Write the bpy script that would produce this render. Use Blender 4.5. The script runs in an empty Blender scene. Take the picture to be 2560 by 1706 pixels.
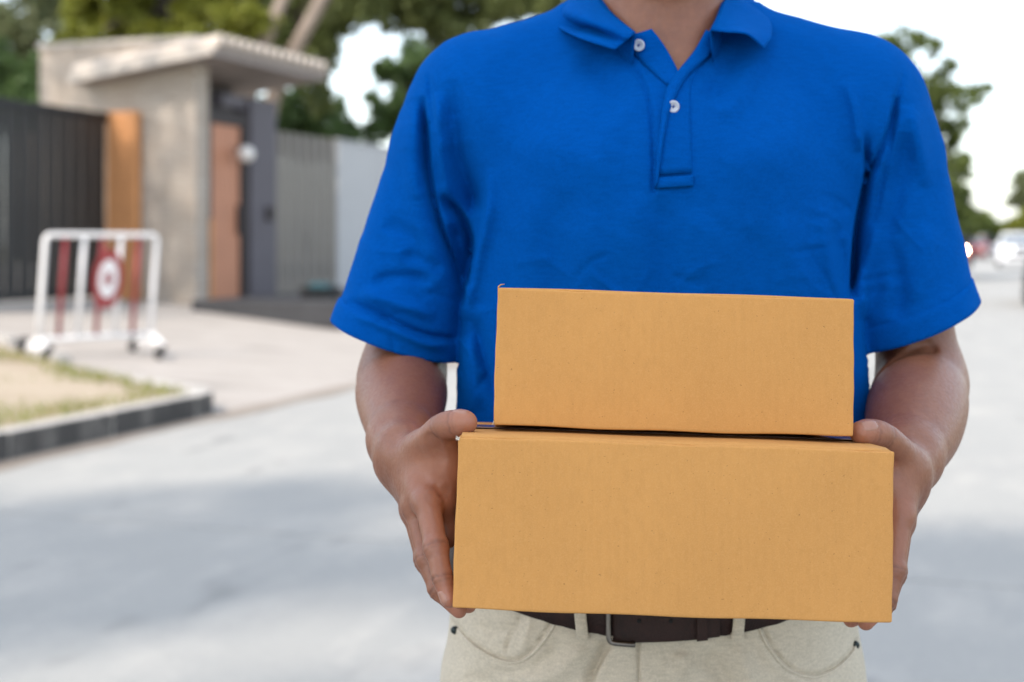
import bpy, bmesh, math, random
import numpy as np
from mathutils import Vector, Matrix

random.seed(7)
RNG = np.random.default_rng(11)
S = bpy.context.scene
COL = S.collection

# ------------------------------------------------------------------ camera
F = 3556.0            # focal length in photo pixels (50 mm on a 36 mm wide sensor, 2560 px)
HZ = 605.0            # horizon row of the photograph
CH = 1.25             # camera height
cam_d = bpy.data.cameras.new('camera')
cam = bpy.data.objects.new('camera', cam_d)
COL.objects.link(cam)
cam.location = (0, 0, CH)
cam.rotation_euler = (math.radians(90), 0, 0)
cam_d.sensor_width = 36.0
cam_d.lens = 50.0
cam_d.shift_y = -(853.0 - HZ) / 2560.0
cam_d.clip_start = 0.05
cam_d.clip_end = 2000
cam_d.dof.use_dof = True
cam_d.dof.focus_distance = 1.17
cam_d.dof.aperture_fstop = 4.6
S.camera = cam

# ------------------------------------------------------------------ sky, sun, exposure
SUNV = Vector((-0.50, -0.55, 0.80)).normalized()      # towards the sun
w = bpy.data.worlds.new('World'); S.world = w; w.use_nodes = True
nt = w.node_tree
sky = nt.nodes.new('ShaderNodeTexSky'); sky.sky_type = 'NISHITA'; sky.sun_disc = False
sky.sun_elevation = math.asin(SUNV.z)
sky.sun_rotation = math.atan2(SUNV.x, SUNV.y)
sky.air_density = 1.0; sky.dust_density = 1.6; sky.ozone_density = 0.6
bg = nt.nodes['Background']; bg.inputs['Strength'].default_value = 0.15
veil = nt.nodes.new('ShaderNodeMix'); veil.data_type = 'RGBA'; veil.inputs[0].default_value = 0.6      # an even veil of thin white cloud over the clear sky
veil.inputs[7].default_value = (2.50, 2.55, 2.55, 1)
nt.links.new(sky.outputs[0], veil.inputs[6]); nt.links.new(veil.outputs[2], bg.inputs[0])
sun_d = bpy.data.lights.new('sun', 'SUN'); sun = bpy.data.objects.new('sun', sun_d); COL.objects.link(sun)
sun_d.energy = 1.2; sun_d.angle = math.radians(2.0); sun_d.color = (1.0, 0.89, 0.77)
sun.rotation_euler = (-SUNV).to_track_quat('-Z', 'Y').to_euler()
S.view_settings.view_transform = 'Standard'; S.view_settings.look = 'None'
S.view_settings.exposure = 2.05; S.view_settings.gamma = 1.0
S.view_settings.use_curve_mapping = False
S.cycles.max_bounces = 8; S.cycles.transparent_max_bounces = 8
S.cycles.use_denoising = True

# ------------------------------------------------------------------ materials
def lin(c):
    return tuple((v / 12.92 if v <= 0.04045 else ((v + 0.055) / 1.055) ** 2.4) for v in [x / 255.0 for x in c])

class Mat:
    """small wrapper: object-space noise chains on a Principled BSDF"""
    def __init__(s, name, col, rough=0.7, spec=0.3, metal=0.0):
        s.m = bpy.data.materials.new(name); s.m.use_nodes = True
        s.nt = s.m.node_tree; s.b = s.nt.nodes['Principled BSDF']
        s.b.inputs['Roughness'].default_value = rough
        s.b.inputs['Specular IOR Level'].default_value = spec
        s.b.inputs['Metallic'].default_value = metal
        s.b.inputs['Base Color'].default_value = (*col, 1)
        s.col = None; s.base = (*col, 1); s.h = None; s.tc = None
    def n(s, t, **kw):
        q = s.nt.nodes.new(t)
        for k, v in kw.items():
            if k in ('operation', 'blend_type', 'data_type', 'wave_type', 'bands_direction', 'feature', 'attribute_name', 'noise_dimensions', 'wave_profile', 'distance'):
                setattr(q, k, v)
            else:
                q.inputs[k].default_value = v
        return q
    def l(s, a, b): s.nt.links.new(a, b)
    def coord(s, scale=(1, 1, 1), rot=(0, 0, 0), kind='Object'):
        if s.tc is None: s.tc = s.n('ShaderNodeTexCoord')
        mp = s.n('ShaderNodeMapping'); mp.inputs['Scale'].default_value = scale; mp.inputs['Rotation'].default_value = rot
        s.l(s.tc.outputs[kind], mp.inputs[0]); return mp.outputs[0]
    def noise(s, scale, detail=4, rough=0.55, aniso=(1, 1, 1), lo=0.3, hi=0.7):
        q = s.n('ShaderNodeTexNoise', Scale=scale, Detail=detail, Roughness=rough)
        s.l(s.coord(aniso), q.inputs['Vector'])
        r = s.n('ShaderNodeMapRange'); r.inputs[1].default_value = lo; r.inputs[2].default_value = hi
        s.l(q.outputs[0], r.inputs[0]); return r.outputs[0]
    def mix(s, fac, col, amount=1.0):
        """blend colour `col` over the current colour by fac*amount"""
        mx = s.n('ShaderNodeMix', data_type='RGBA')
        if amount != 1.0:
            q = s.n('ShaderNodeMath', operation='MULTIPLY'); q.inputs[1].default_value = amount
            s.l(fac, q.inputs[0]); fac = q.outputs[0]
        s.l(fac, mx.inputs[0])
        if s.col is None: mx.inputs[6].default_value = s.base
        else: s.l(s.col, mx.inputs[6])
        mx.inputs[7].default_value = (*col, 1)
        s.col = mx.outputs[2]; s.l(s.col, s.b.inputs['Base Color']); return s
    def bump(s, h, strength=0.3, dist=0.002):
        q = s.n('ShaderNodeBump', Strength=strength); q.inputs['Distance'].default_value = dist
        s.l(h, q.inputs['Height'])
        if s.h is not None: s.l(s.h, q.inputs['Normal'])
        s.h = q.outputs[0]; s.l(s.h, s.b.inputs['Normal']); return s

def m_simple(name, col, rough=0.7, spec=0.3, metal=0.0, var=0.25, scale=6.0, bump=0.0):
    m = Mat(name, col, rough, spec, metal)
    m.mix(m.noise(scale), tuple(c * (1 - var) for c in col))
    m.mix(m.noise(scale * 5.3, lo=0.45, hi=0.8), tuple(min(1, c * (1 + var * 0.7)) for c in col), 0.6)
    if bump: m.bump(m.noise(scale * 14), bump, 0.004)
    return m.m

def m_fabric(name, col, col2, sc=1100.0, sheen=0.3, bump=0.35, var=0.5, sheen_tint=None, spec=0.12):
    m = Mat(name, col, 0.85, spec)
    m.mix(m.noise(9, 3), col2, var)
    m.mix(m.noise(330, 2, aniso=(0.22, 1, 1), lo=0.35, hi=0.65), tuple(c * 0.72 for c in col), 0.6)
    m.mix(m.noise(700, 1, lo=0.45, hi=0.7), tuple(c * 1.25 for c in col), 0.4)
    m.bump(m.noise(sc, 2, aniso=(1, 1, 1)), bump, 0.0008)
    wv = m.n('ShaderNodeTexWave', Scale=sc * 0.28, Distortion=1.2, wave_type='BANDS', bands_direction='Z')
    m.l(m.coord(), wv.inputs[0]); m.bump(wv.outputs['Fac'], bump * 0.55, 0.0006)
    m.b.inputs['Sheen Weight'].default_value = sheen; m.b.inputs['Sheen Roughness'].default_value = 0.45
    m.b.inputs['Sheen Tint'].default_value = (*(sheen_tint or col), 1)
    return m.m

def m_cardboard():
    m = Mat('cardboard', (0.535, 0.263, 0.076), 0.78, 0.22)
    m.mix(m.noise(7, 4), (0.465, 0.228, 0.066), 0.8)
    m.mix(m.noise(160, 4, 0.7, (1, 1, 0.5), 0.42, 0.72), (0.43, 0.21, 0.06), 0.45)
    m.mix(m.noise(900, 2, 0.6, (1, 1, 1), 0.45, 0.75), (0.57, 0.31, 0.11), 0.5)
    # fine dark fibre specks
    m.mix(m.noise(420, 1, 0.5, (1, 1, 1.5), 0.74, 0.775), (0.22, 0.105, 0.035), 0.6)
    wv = m.n('ShaderNodeTexWave', Scale=46.0, Distortion=0.6, wave_type='BANDS', bands_direction='X')
    m.l(m.coord(), wv.inputs[0])
    m.bump(wv.outputs['Fac'], 0.10, 0.0012)
    m.bump(m.noise(420, 3), 0.14, 0.0007)
    return m.m

def m_skin():
    base = (0.222, 0.090, 0.047)
    m = Mat('skin', base, 0.5, 0.5)
    m.mix(m.noise(28, 4), (0.175, 0.063, 0.036), 0.7)
    m.mix(m.noise(140, 3, lo=0.4, hi=0.75), (0.27, 0.113, 0.06), 0.45)
    m.mix(m.noise(620, 2, lo=0.58, hi=0.72), (0.15, 0.055, 0.032), 0.3)
    at = m.n('ShaderNodeAttribute'); at.attribute_name = 'pink'
    m.mix(at.outputs['Fac'], (0.38, 0.158, 0.096), 0.8)
    ac = m.n('ShaderNodeAttribute'); ac.attribute_name = 'crease'
    m.mix(ac.outputs['Fac'], (0.11, 0.040, 0.025), 0.8)
    v = m.n('ShaderNodeTexVoronoi', Scale=520.0); m.l(m.coord((1, 1, 0.6)), v.inputs['Vector'])
    m.bump(v.outputs['Distance'], 0.10, 0.0006)
    m.bump(m.noise(220, 3), 0.14, 0.001)
    m.b.inputs['Subsurface Weight'].default_value = 0.22
    m.b.inputs['Subsurface Radius'].default_value = (1.0, 0.35, 0.2)
    m.b.inputs['Subsurface Scale'].default_value = 0.006
    rr = m.noise(300, 2); mr = m.n('ShaderNodeMapRange'); mr.inputs[3].default_value = 0.38; mr.inputs[4].default_value = 0.56
    m.l(rr, mr.inputs[0]); m.l(mr.outputs[0], m.b.inputs['Roughness'])
    return m.m

def m_concrete(name, col, dark, light, stain=0.5):
    m = Mat(name, col, 0.85, 0.25)
    m.mix(m.noise(0.45, 5, 0.6, lo=0.35, hi=0.7), dark, stain)
    m.mix(m.noise(1.5, 5, 0.65, (1, 2.2, 1), lo=0.48, hi=0.75), light, 0.9)  # pale mottling of the surface, with the road's sun dapple painted in too
    m.mix(m.noise(1.3, 3, 0.6, (0.7, 1.6, 1), lo=0.60, hi=0.70), tuple(c * 0.66 for c in dark), 0.6)
    m.mix(m.noise(40, 4, 0.7, lo=0.4, hi=0.8), tuple(c * 0.8 for c in dark), 0.35)
    m.bump(m.noise(120, 4), 0.3, 0.004)
    return m.m

def m_leaf(name, c1, c2, trans=0.35):
    m = Mat(name, c1, 0.55, 0.3)
    g = m.n('ShaderNodeNewGeometry')
    m.mix(g.outputs['Random Per Island'], c2, 1.0)
    m.mix(m.noise(1.1, 2, lo=0.4, hi=0.65), tuple(c * 0.6 for c in c1), 0.5)
    tr = m.n('ShaderNodeBsdfTranslucent'); mx = m.n('ShaderNodeMixShader'); mx.inputs[0].default_value = trans
    m.l(m.col, tr.inputs[0]); out = m.nt.nodes['Material Output']
    m.l(m.b.outputs[0], mx.inputs[1]); m.l(tr.outputs[0], mx.inputs[2]); m.l(mx.outputs[0], out.inputs[0])
    return m.m

def m_stone():
    m = Mat('stone_cladding', (0.42, 0.37, 0.32), 0.85, 0.2)
    br = m.n('ShaderNodeTexBrick', Scale=1.0); br.inputs['Brick Width'].default_value = 0.22; br.inputs['Row Height'].default_value = 0.055
    br.inputs['Mortar Size'].default_value = 0.006
    br.inputs['Color1'].default_value = (0.44, 0.395, 0.345, 1); br.inputs['Color2'].default_value = (0.365, 0.32, 0.275, 1); br.inputs['Mortar'].default_value = (0.30, 0.26, 0.22, 1)
    m.l(m.coord((1, 1, 1), (math.radians(90), 0, 0)), br.inputs['Vector'])
    m.col = br.outputs['Color']; m.mix(m.noise(3, 4), (0.34, 0.28, 0.22), 0.5)
    m.bump(m.noise(40), 0.4, 0.01)
    return m.m

def m_emit(name, col, e):
    m = Mat(name, col, 0.3); m.b.inputs['Emission Color'].default_value = (*col, 1); m.b.inputs['Emission Strength'].default_value = e
    return m.m

def m_glass(name, col=(0.03, 0.04, 0.05)):
    return m_simple(name, col, 0.08, 0.6, 0.0, 0.2)

M = {}
M['shirt'] = m_fabric('blue_pique', (0.0, 0.072, 0.335), (0.0, 0.058, 0.285), 1300, 0.25, 0.45, 0.5, (0.0, 0.30, 1.0), 0.02)
M['chino'] = m_fabric('beige_twill', (0.56, 0.50, 0.395), (0.485, 0.43, 0.335), 1500, 0.15, 0.4, 0.6)
M['card'] = m_cardboard()
M['skin'] = m_skin()
M['nail'] = m_simple('nail', (0.33, 0.165, 0.115), 0.3, 0.5, var=0.12, scale=300)
M['leather'] = m_simple('dark_leather', (0.024, 0.0085, 0.006), 0.5, 0.3, var=0.5, scale=40, bump=0.3)
M['metal'] = m_simple('brushed_metal', (0.42, 0.40, 0.37), 0.32, 0.5, 1.0, var=0.25, scale=60)
M['pewter'] = m_simple('pewter', (0.20, 0.185, 0.17), 0.4, 0.5, 1.0, var=0.3, scale=60)
M['rivet'] = m_simple('dark_rivet', (0.03, 0.04, 0.04), 0.35, 0.5, 0.8)
M['button'] = m_simple('pearl_button', (0.44, 0.48, 0.56), 0.25, 0.6, var=0.12, scale=200)
M['thread'] = m_simple('thread', (0.001, 0.03, 0.22), 0.9, 0.1)
M['tape'] = m_simple('brown_tape', (0.20, 0.11, 0.07), 0.12, 0.6, var=0.3, scale=30)
M['fray'] = m_simple('paper_fibre', (0.75, 0.68, 0.58), 0.9, 0.1)
M['hair'] = m_simple('black_hair', (0.012, 0.010, 0.009), 0.5, 0.4, var=0.4, scale=80, bump=0.5)
M['eye'] = m_simple('eye', (0.7, 0.68, 0.66), 0.2, 0.5)
M['road'] = m_concrete('road_concrete', (0.300, 0.299, 0.282), (0.238, 0.240, 0.232), (0.355, 0.345, 0.320))
M['joint'] = m_simple('joint_filler', (0.12, 0.12, 0.12), 0.9)
M['drive'] = m_concrete('drive_concrete', (0.34, 0.312, 0.282), (0.28, 0.257, 0.23), (0.40, 0.37, 0.338), 0.45)
M['soil'] = m_concrete('sandy_soil', (0.33, 0.27, 0.20), (0.24, 0.20, 0.13), (0.42, 0.36, 0.28))
M['dust'] = m_concrete('gutter_dust', (0.25, 0.215, 0.18), (0.17, 0.145, 0.12), (0.31, 0.28, 0.245), 0.8)
M['ground'] = m_concrete('verge_ground', (0.26, 0.24, 0.17), (0.18, 0.18, 0.10), (0.34, 0.30, 0.22))
M['grass'] = m_leaf('dry_grass', (0.22, 0.27, 0.06), (0.33, 0.27, 0.13), 0.35)
M['stone'] = m_stone()
M['gate'] = m_simple('dark_metal_slat', (0.017, 0.017, 0.018), 0.45, 0.4, var=0.2, scale=2)
M['rail'] = m_simple('black_rail', (0.010, 0.011, 0.013), 0.5, 0.4)
M['wood'] = m_simple('orange_wood', (0.52, 0.25, 0.105), 0.6, 0.3, var=0.22, scale=3)
M['wood2'] = m_simple('brown_door', (0.44, 0.20, 0.115), 0.55, 0.3, var=0.15, scale=3)
M['dark'] = m_simple('dark_frame', (0.028, 0.021, 0.021), 0.6, 0.3)
M['purple'] = m_simple('grey_post', (0.092, 0.084, 0.098), 0.6, 0.3, var=0.15, scale=2)
M['fence1'] = m_simple('taupe_board', (0.20, 0.185, 0.165), 0.7, 0.25, var=0.18, scale=2)
M['fence2'] = m_simple('pale_grey_board', (0.40, 0.405, 0.41), 0.6, 0.3, var=0.08, scale=1.2)
M['roof'] = m_simple('roof_tile', (0.52, 0.46, 0.40), 0.8, 0.2, var=0.3, scale=6)
M['soffit'] = m_simple('soffit', (0.27, 0.235, 0.215), 0.8, 0.2)
M['fascia'] = m_simple('cream_fascia', (0.46, 0.42, 0.375), 0.75, 0.2, var=0.12, scale=3)
M['plinth'] = m_simple('dark_granite', (0.045, 0.046, 0.05), 0.6, 0.3, var=0.3, scale=8)
M['kerb'] = m_concrete('kerb_concrete', (0.40, 0.38, 0.35), (0.28, 0.27, 0.25), (0.5, 0.48, 0.44))
M['kerbpaint'] = m_concrete('kerb_black_paint', (0.075, 0.07, 0.066), (0.03, 0.03, 0.03), (0.22, 0.205, 0.185), 0.75)
M['white'] = m_simple('white_paint', (0.72, 0.71, 0.70), 0.45, 0.4, var=0.08, scale=3)
M['red'] = m_simple('red_paint', (0.27, 0.028, 0.03), 0.45, 0.4, var=0.15, scale=3)
M['black'] = m_simple('black_rubber', (0.015, 0.015, 0.016), 0.75, 0.2)
M['teal'] = m_simple('teal_plastic', (0.02, 0.10, 0.13), 0.4, 0.4)
M['lamp'] = m_simple('frosted_globe', (0.66, 0.64, 0.61), 0.25, 0.5, var=0.05)
M['bark'] = m_simple('bark', (0.27, 0.22, 0.18), 0.9, 0.15, var=0.4, scale=3, bump=0.5)
M['bark2'] = m_simple('dark_bark', (0.10, 0.085, 0.07), 0.9, 0.15, var=0.4, scale=3)
M['leafA'] = m_leaf('leaf_yellow_green', (0.27, 0.28, 0.045), (0.14, 0.165, 0.025), .5)
M['leafB'] = m_leaf('leaf_green', (0.19, 0.22, 0.075), (0.10, 0.13, 0.042))
M['leafC'] = m_leaf('leaf_mid', (0.115, 0.185, 0.06), (0.065, 0.11, 0.036))
M['leafD'] = m_leaf('leaf_pale', (0.19, 0.21, 0.11), (0.12, 0.15, 0.06))
M['leafE'] = m_leaf('leaf_olive', (0.15, 0.19, 0.05), (0.08, 0.115, 0.03))
M['carwhite'] = m_simple('white_car_paint', (0.75, 0.76, 0.78), 0.25, 0.5, var=0.04)
M['cardark'] = m_simple('black_car_paint', (0.012, 0.014, 0.018), 0.2, 0.5)
M['carred'] = m_simple('red_car_paint', (0.25, 0.05, 0.05), 0.25, 0.5)
M['carsilver'] = m_simple('silver_car_paint', (0.42, 0.44, 0.48), 0.25, 0.5)
M['glass'] = m_glass('car_glass', (0.10, 0.13, 0.16))
M['headlight'] = m_simple('headlight', (0.8, 0.8, 0.8), 0.1, 0.6)
M['lit'] = m_emit('lit_headlamp', (1.0, 0.72, 0.5), 14.0)
M['cloth'] = m_simple('dark_cloth', (0.03, 0.04, 0.06), 0.9, 0.1)

# ------------------------------------------------------------------ scene helpers
def link(o, parent=None):
    COL.objects.link(o)
    if parent is not None: o.parent = parent
    return o
def tag(o, label=None, cat=None, group=None, kind=None):
    if label: o['label'] = label
    if cat: o['category'] = cat
    if group: o['group'] = group
    if kind: o['kind'] = kind
    return o
def empty(name, loc=(0, 0, 0), **kw):
    o = bpy.data.objects.new(name, None); o.location = loc; o.empty_display_size = 0.1
    link(o); return tag(o, **kw)
def mesh_obj(name, V, Q, mat, parent=None, smooth=True, attrs=None):
    """V (n,3), Q (m,4) quads or (m,3) tris, world coordinates; origin kept at the parent"""
    V = np.asarray(V, np.float64); Q = np.asarray(Q, np.int32)
    if parent is not None: V = V - np.array(parent_loc(parent))
    me = bpy.data.meshes.new(name); k = Q.shape[1]
    me.vertices.add(len(V)); me.vertices.foreach_set('co', V.astype(np.float32).ravel())
    me.loops.add(Q.size); me.loops.foreach_set('vertex_index', Q.ravel())
    me.polygons.add(len(Q)); me.polygons.foreach_set('loop_start', np.arange(0, Q.size, k, dtype=np.int32))
    if smooth: me.polygons.foreach_set('use_smooth', np.ones(len(Q), bool))
    me.update(calc_edges=True)
    if attrs:
        for an, av in attrs.items():
            a = me.attributes.new(an, 'FLOAT', 'POINT'); a.data.foreach_set('value', av.astype(np.float32))
    if mat is not None: me.materials.append(mat)
    return link(bpy.data.objects.new(name, me), parent)
def parent_loc(p):
    l = Vector((0, 0, 0))
    while p is not None:
        l = l + p.location; p = p.parent
    return l
def bm_obj(name, bm, mat, parent=None, smooth=False):
    if parent is not None:
        l = parent_loc(parent)
        bmesh.ops.translate(bm, verts=bm.verts, vec=-l)
    me = bpy.data.meshes.new(name); bm.to_mesh(me); bm.free()
    if smooth:
        me.polygons.foreach_set('use_smooth', np.ones(len(me.polygons), bool))
    if mat is not None: me.materials.append(mat)
    return link(bpy.data.objects.new(name, me), parent)
def b_box(bm, c, sx, sy, sz, ax=None, bevel=0.0):
    """box centred at c; ax = 3 unit vectors"""
    ax = ax or (Vector((1, 0, 0)), Vector((0, 1, 0)), Vector((0, 0, 1)))
    m = Matrix(((ax[0].x * sx, ax[1].x * sy, ax[2].x * sz, c[0]), (ax[0].y * sx, ax[1].y * sy, ax[2].y * sz, c[1]),
                (ax[0].z * sx, ax[1].z * sy, ax[2].z * sz, c[2]), (0, 0, 0, 1)))
    r = bmesh.ops.create_cube(bm, size=1.0, matrix=m)
    if m.determinant() < 0: bmesh.ops.reverse_faces(bm, faces=list({f for v in r['verts'] for f in v.link_faces}))
    if bevel:
        es = list({e for v in r['verts'] for e in v.link_edges})
        bmesh.ops.bevel(bm, geom=es, offset=bevel, segments=2, affect='EDGES', profile=0.6)
def b_tube(bm, pts, radii, seg=10, cap=True):
    pts = [Vector(p) for p in pts]; rings = []
    if not hasattr(radii, '__len__'): radii = [radii] * len(pts)
    up0 = None
    for i, p in enumerate(pts):
        d = (pts[min(i + 1, len(pts) - 1)] - pts[max(i - 1, 0)]).normalized()
        if up0 is None: up0 = d.orthogonal().normalized()
        u = (up0 - d * up0.dot(d)).normalized(); up0 = u; v = d.cross(u)
        rings.append([bm.verts.new(p + (u * math.cos(a) + v * math.sin(a)) * radii[i]) for a in [2 * math.pi * k / seg for k in range(seg)]])
    for a, b in zip(rings, rings[1:]):
        for k in range(seg): bm.faces.new((a[k], a[(k + 1) % seg], b[(k + 1) % seg], b[k]))
    if cap: bm.faces.new(rings[0][::-1]); bm.faces.new(rings[-1])
def b_prism(bm, poly, d):
    """polygon (list of Vectors) extruded by vector d"""
    a = [bm.verts.new(p) for p in poly]; b = [bm.verts.new(Vector(p) + d) for p in poly]
    n = len(a)
    bm.faces.new(a[::-1]); bm.faces.new(b)
    for i in range(n): bm.faces.new((a[i], a[(i + 1) % n], b[(i + 1) % n], b[i]))
    bmesh.ops.recalc_face_normals(bm, faces=bm.faces)
def box_part(name, c, s, mat, parent, ax=None, bevel=0.0):
    bm = bmesh.new(); b_box(bm, c, *s, ax=ax, bevel=bevel); return bm_obj(name, bm, mat, parent)
def tube_part(name, pts, r, mat, parent, seg=10):
    bm = bmesh.new(); b_tube(bm, pts, r, seg); return bm_obj(name, bm, mat, parent, True)
def copy_tree(o, parent=None):
    c = o.copy(); COL.objects.link(c); c.parent = parent
    for ch in list(o.children): copy_tree(ch, c)
    return c
def PX(px, py, Y):
    """world point at depth Y that the photograph shows at (px, py)"""
    return np.array([(px - 1280.0) * Y / F, Y, CH - (py - HZ) * Y / F])

# road frame: e1 runs along the road, e2 to the right of it; origin at the end of the kerb
O2 = Vector((-2.15, 10.2, 0)); E1 = Vector((0.3244, 0.9459, 0)); E2 = Vector((0.9459, -0.3244, 0)); EZ = Vector((0, 0, 1))
def drive_z(e2):
    t = min(max(-e2, 0), 5.9) / 5.7
    return 0.004 + 0.5 * (t * t * (3 - 2 * t) * 0.45 + t * 0.55)
def E(e1, e2, z=None):
    v = O2 + E1 * e1 + E2 * e2; v.z = drive_z(e2) if z is None else z
    return v
AXR = (E1, E2, EZ)

# ================================================================== THE SETTING
def sheet(name, pts, mat, kind='structure', parent=None):
    bm = bmesh.new(); bm.faces.new([bm.verts.new(p) for p in pts]); bmesh.ops.recalc_face_normals(bm, faces=bm.faces)
    for f in bm.faces:
        if f.normal.z < 0: f.normal_flip()
    o = bm_obj(name, bm, mat, parent)
    if parent is None: tag(o, kind=kind)
    return o
sheet('ground', [(-700, -500, -0.06), (700, -500, -0.06), (700, 900, -0.06), (-700, 900, -0.06)], M['ground'])
road = sheet('road', [E(-45, 0, -0.012), E(-45, 8.4, -0.012), E(420, 8.4, -0.012), E(420, 0, -0.012)], M['joint'])
def slab_mesh(L, W):
    bm = bmesh.new(); b_box(bm, (L / 2, W / 2, -0.02), L - 0.014, W - 0.014, 0.04, bevel=0.004)
    me = bpy.data.meshes.new('slab'); bm.to_mesh(me); bm.free(); me.materials.append(M['road']); return me
sl1 = slab_mesh(6.0, 4.2); sl2 = slab_mesh(330.0, 4.2)
rot = Matrix(((E1.x, E2.x, 0), (E1.y, E2.y, 0), (0, 0, 1))).to_euler()
for i in range(19):
    for j in range(2):
        o = bpy.data.objects.new('slab', sl1 if i < 18 else sl2)
        v = E(-39.5 + 6 * i, 4.2 * j, 0); m4 = Matrix(((E1.x, E2.x, 0, v.x), (E1.y, E2.y, 0, v.y), (0, 0, -1, 0), (0, 0, 0, 1)))
        # E1,E2 form a left-handed pair, so the slab is laid upside down: shift so its face stays at z=0
        o.matrix_world = m4 @ Matrix.Translation((0, 0, 0.04)); link(o)
        o.parent = road
# driveway apron that climbs from the road to the gate
V = []; Q = []
e1s = np.concatenate([np.linspace(-6, 16, 45), [40, 100]]); e2s = np.concatenate([np.linspace(0, -6, 25), [-25]])
for a in e1s:
    for b in e2s: V.append(E(float(a), float(b)))
nb = len(e2s)
for i in range(len(e1s) - 1):
    for j in range(nb - 1): Q.append((i * nb + j, i * nb + j + 1, (i + 1) * nb + j + 1, (i + 1) * nb + j))
tag(mesh_obj('driveway', V, Q, M['drive'], smooth=True), kind='structure')
# sandy dust along the gutter where the driveway meets the road
Vg = []; Qg = []
for i, s in enumerate(np.linspace(-14, 22, 73)):
    wdt = 0.05 + 0.05 * math.sin(s * 1.7) + 0.04 * math.sin(s * 4.1 + 1)
    Vg += [E(float(s), -0.02, 0.012), E(float(s), 0.12 + wdt, 0.0035)]
    if i: Qg.append((2 * i - 2, 2 * i - 1, 2 * i + 1, 2 * i))
tag(mesh_obj('gutter_sand', Vg, Qg, M['dust']), kind='structure')

# planted island with its kerb
bk1, bk2 = 1.35, -2.5
isl = [E(-16, -0.15, 0.155), E(-0.15, -0.15, 0.155), E(0.3, -0.6, 0.165), E(bk1 * 0.95 + .05, bk2, 0.245), E(bk1 * 2.6, bk2 * 2.6 + .6, 0.51), E(-16, -5.9, 0.51)]
sheet('grass_island', isl, M['soil'])
kerb = tag(empty('kerb', E(-8, 0, 0)), kind='structure')
def kerb_stone(a, b, z0, z1, mat, wd=0.15, h=0.17):
    """one kerb stone between two points on its road-side line"""
    d = (b - a); L = d.length; d = d / L; nrm = Vector((-d.y, d.x, 0)).normalized()
    bm = bmesh.new()
    c = (a + b) / 2 + nrm * wd / 2
    zc = (z0 + z1) / 2
    b_box(bm, (c.x, c.y, zc + random.uniform(-.006, .004)), L - 0.006, wd, (z1 - z0), ax=(d, nrm, EZ), bevel=0.018)
    me_o = bm_obj('kerb_stone', bm, M['kerb'], kerb)
    me_o.data.materials.append(M['kerbpaint'])
    for p in me_o.data.polygons:
        if p.normal.dot(nrm) < -0.5: p.material_index = 1
    return me_o
for i in range(15):
    kerb_stone(E(-0.2 - i * 1.0 - 1.0, 0, 0), E(-0.2 - i * 1.0, 0, 0), -0.05, 0.172, None)
ca = [E(-0.2, 0, 0), E(0.1, -0.05, 0), E(0.32, -0.22, 0), E(0.42, -0.45, 0)]
for a, b in zip(ca, ca[1:]): kerb_stone(a, b, -0.05, 0.17, None)
for i in range(6):
    a = E(0.42 + (bk1 - .05) * i * 0.42, -0.45 + (bk2 + .3) * i * 0.42, 0); b = E(0.42 + (bk1 - .05) * (i + 1) * 0.42, -0.45 + (bk2 + .3) * (i + 1) * 0.42, 0)
    zz = drive_z(-0.45 + (bk2 + .3) * (i + .5) * .42)
    ks = kerb_stone(a, b, zz - 0.06, max(zz + 0.035, 0.172), None)
    for p in ks.data.polygons: p.material_index = 0
# blades of dry grass on the island (nobody could count them)
n = 42000
pa = RNG.uniform(-6.5, 2.2, n); pb = RNG.uniform(-5.0, -0.2, n)
dens = np.sin(pa * 2.3 + pb) * 0.3 + np.sin(pb * 3.1 - pa * 1.3) * 0.3 + RNG.uniform(0, 1, n)
edge = np.exp(-((pb + 0.25) / 0.35) ** 2) + np.exp(-((pa - (-pb - .45) * .58 - .02) / 0.3) ** 2)
keep = ((dens + edge * 0.9) > 0.95) & (pa < np.minimum(0.12 + (-pb - .45) * .55, 2.2))
pa, pb = pa[keep], pb[keep]; n = len(pa)
zi = 0.15 + np.clip(-pb - 0.3, 0, 6) * 0.04
base = np.stack([O2.x + E1.x * pa + E2.x * pb, O2.y + E1.y * pa + E2.y * pb, zi], 1)
ang = RNG.uniform(0, 2 * np.pi, n); hh = RNG.uniform(0.03, 0.09, n); ww = 0.009
dx = np.stack([np.cos(ang) * ww, np.sin(ang) * ww, np.zeros(n)], 1)
tp = base + np.stack([RNG.normal(0, .02, n), RNG.normal(0, .02, n), hh], 1)
Vgs = np.stack([base - dx, base + dx, tp], 1).reshape(-1, 3)
g = mesh_obj('dry_grass', Vgs, np.arange(n * 3).reshape(-1, 3), M['grass'], smooth=False)
tag(g, 'patchy dry grass growing on the kerbed island', 'grass', kind='stuff')

# ------------------------------------------------------------------ gate house
QE1, QE2 = 7.08, -4.47            # road-side corner of the stone wall
# stone wall that stands square to the road
sw = empty('stone_wall', E(QE1, QE2 - 1.2, 0.45), label='beige stone clad wall of the gate house beside the dark gate', cat='wall')
c = E(QE1 + 0.16, QE2 - 1.2, 0)
box_part('wall_panel', (c.x, c.y, 0.35 + 3.5 / 2), (0.32, 2.4, 3.5), M['stone'], sw, AXR)
c = E(QE1 + 0.16, QE2 - 1.2, 0)
box_part('coping', (c.x, c.y, 3.875), (0.38, 2.46, 0.07), M['fascia'], sw, AXR, 0.01)
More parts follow.
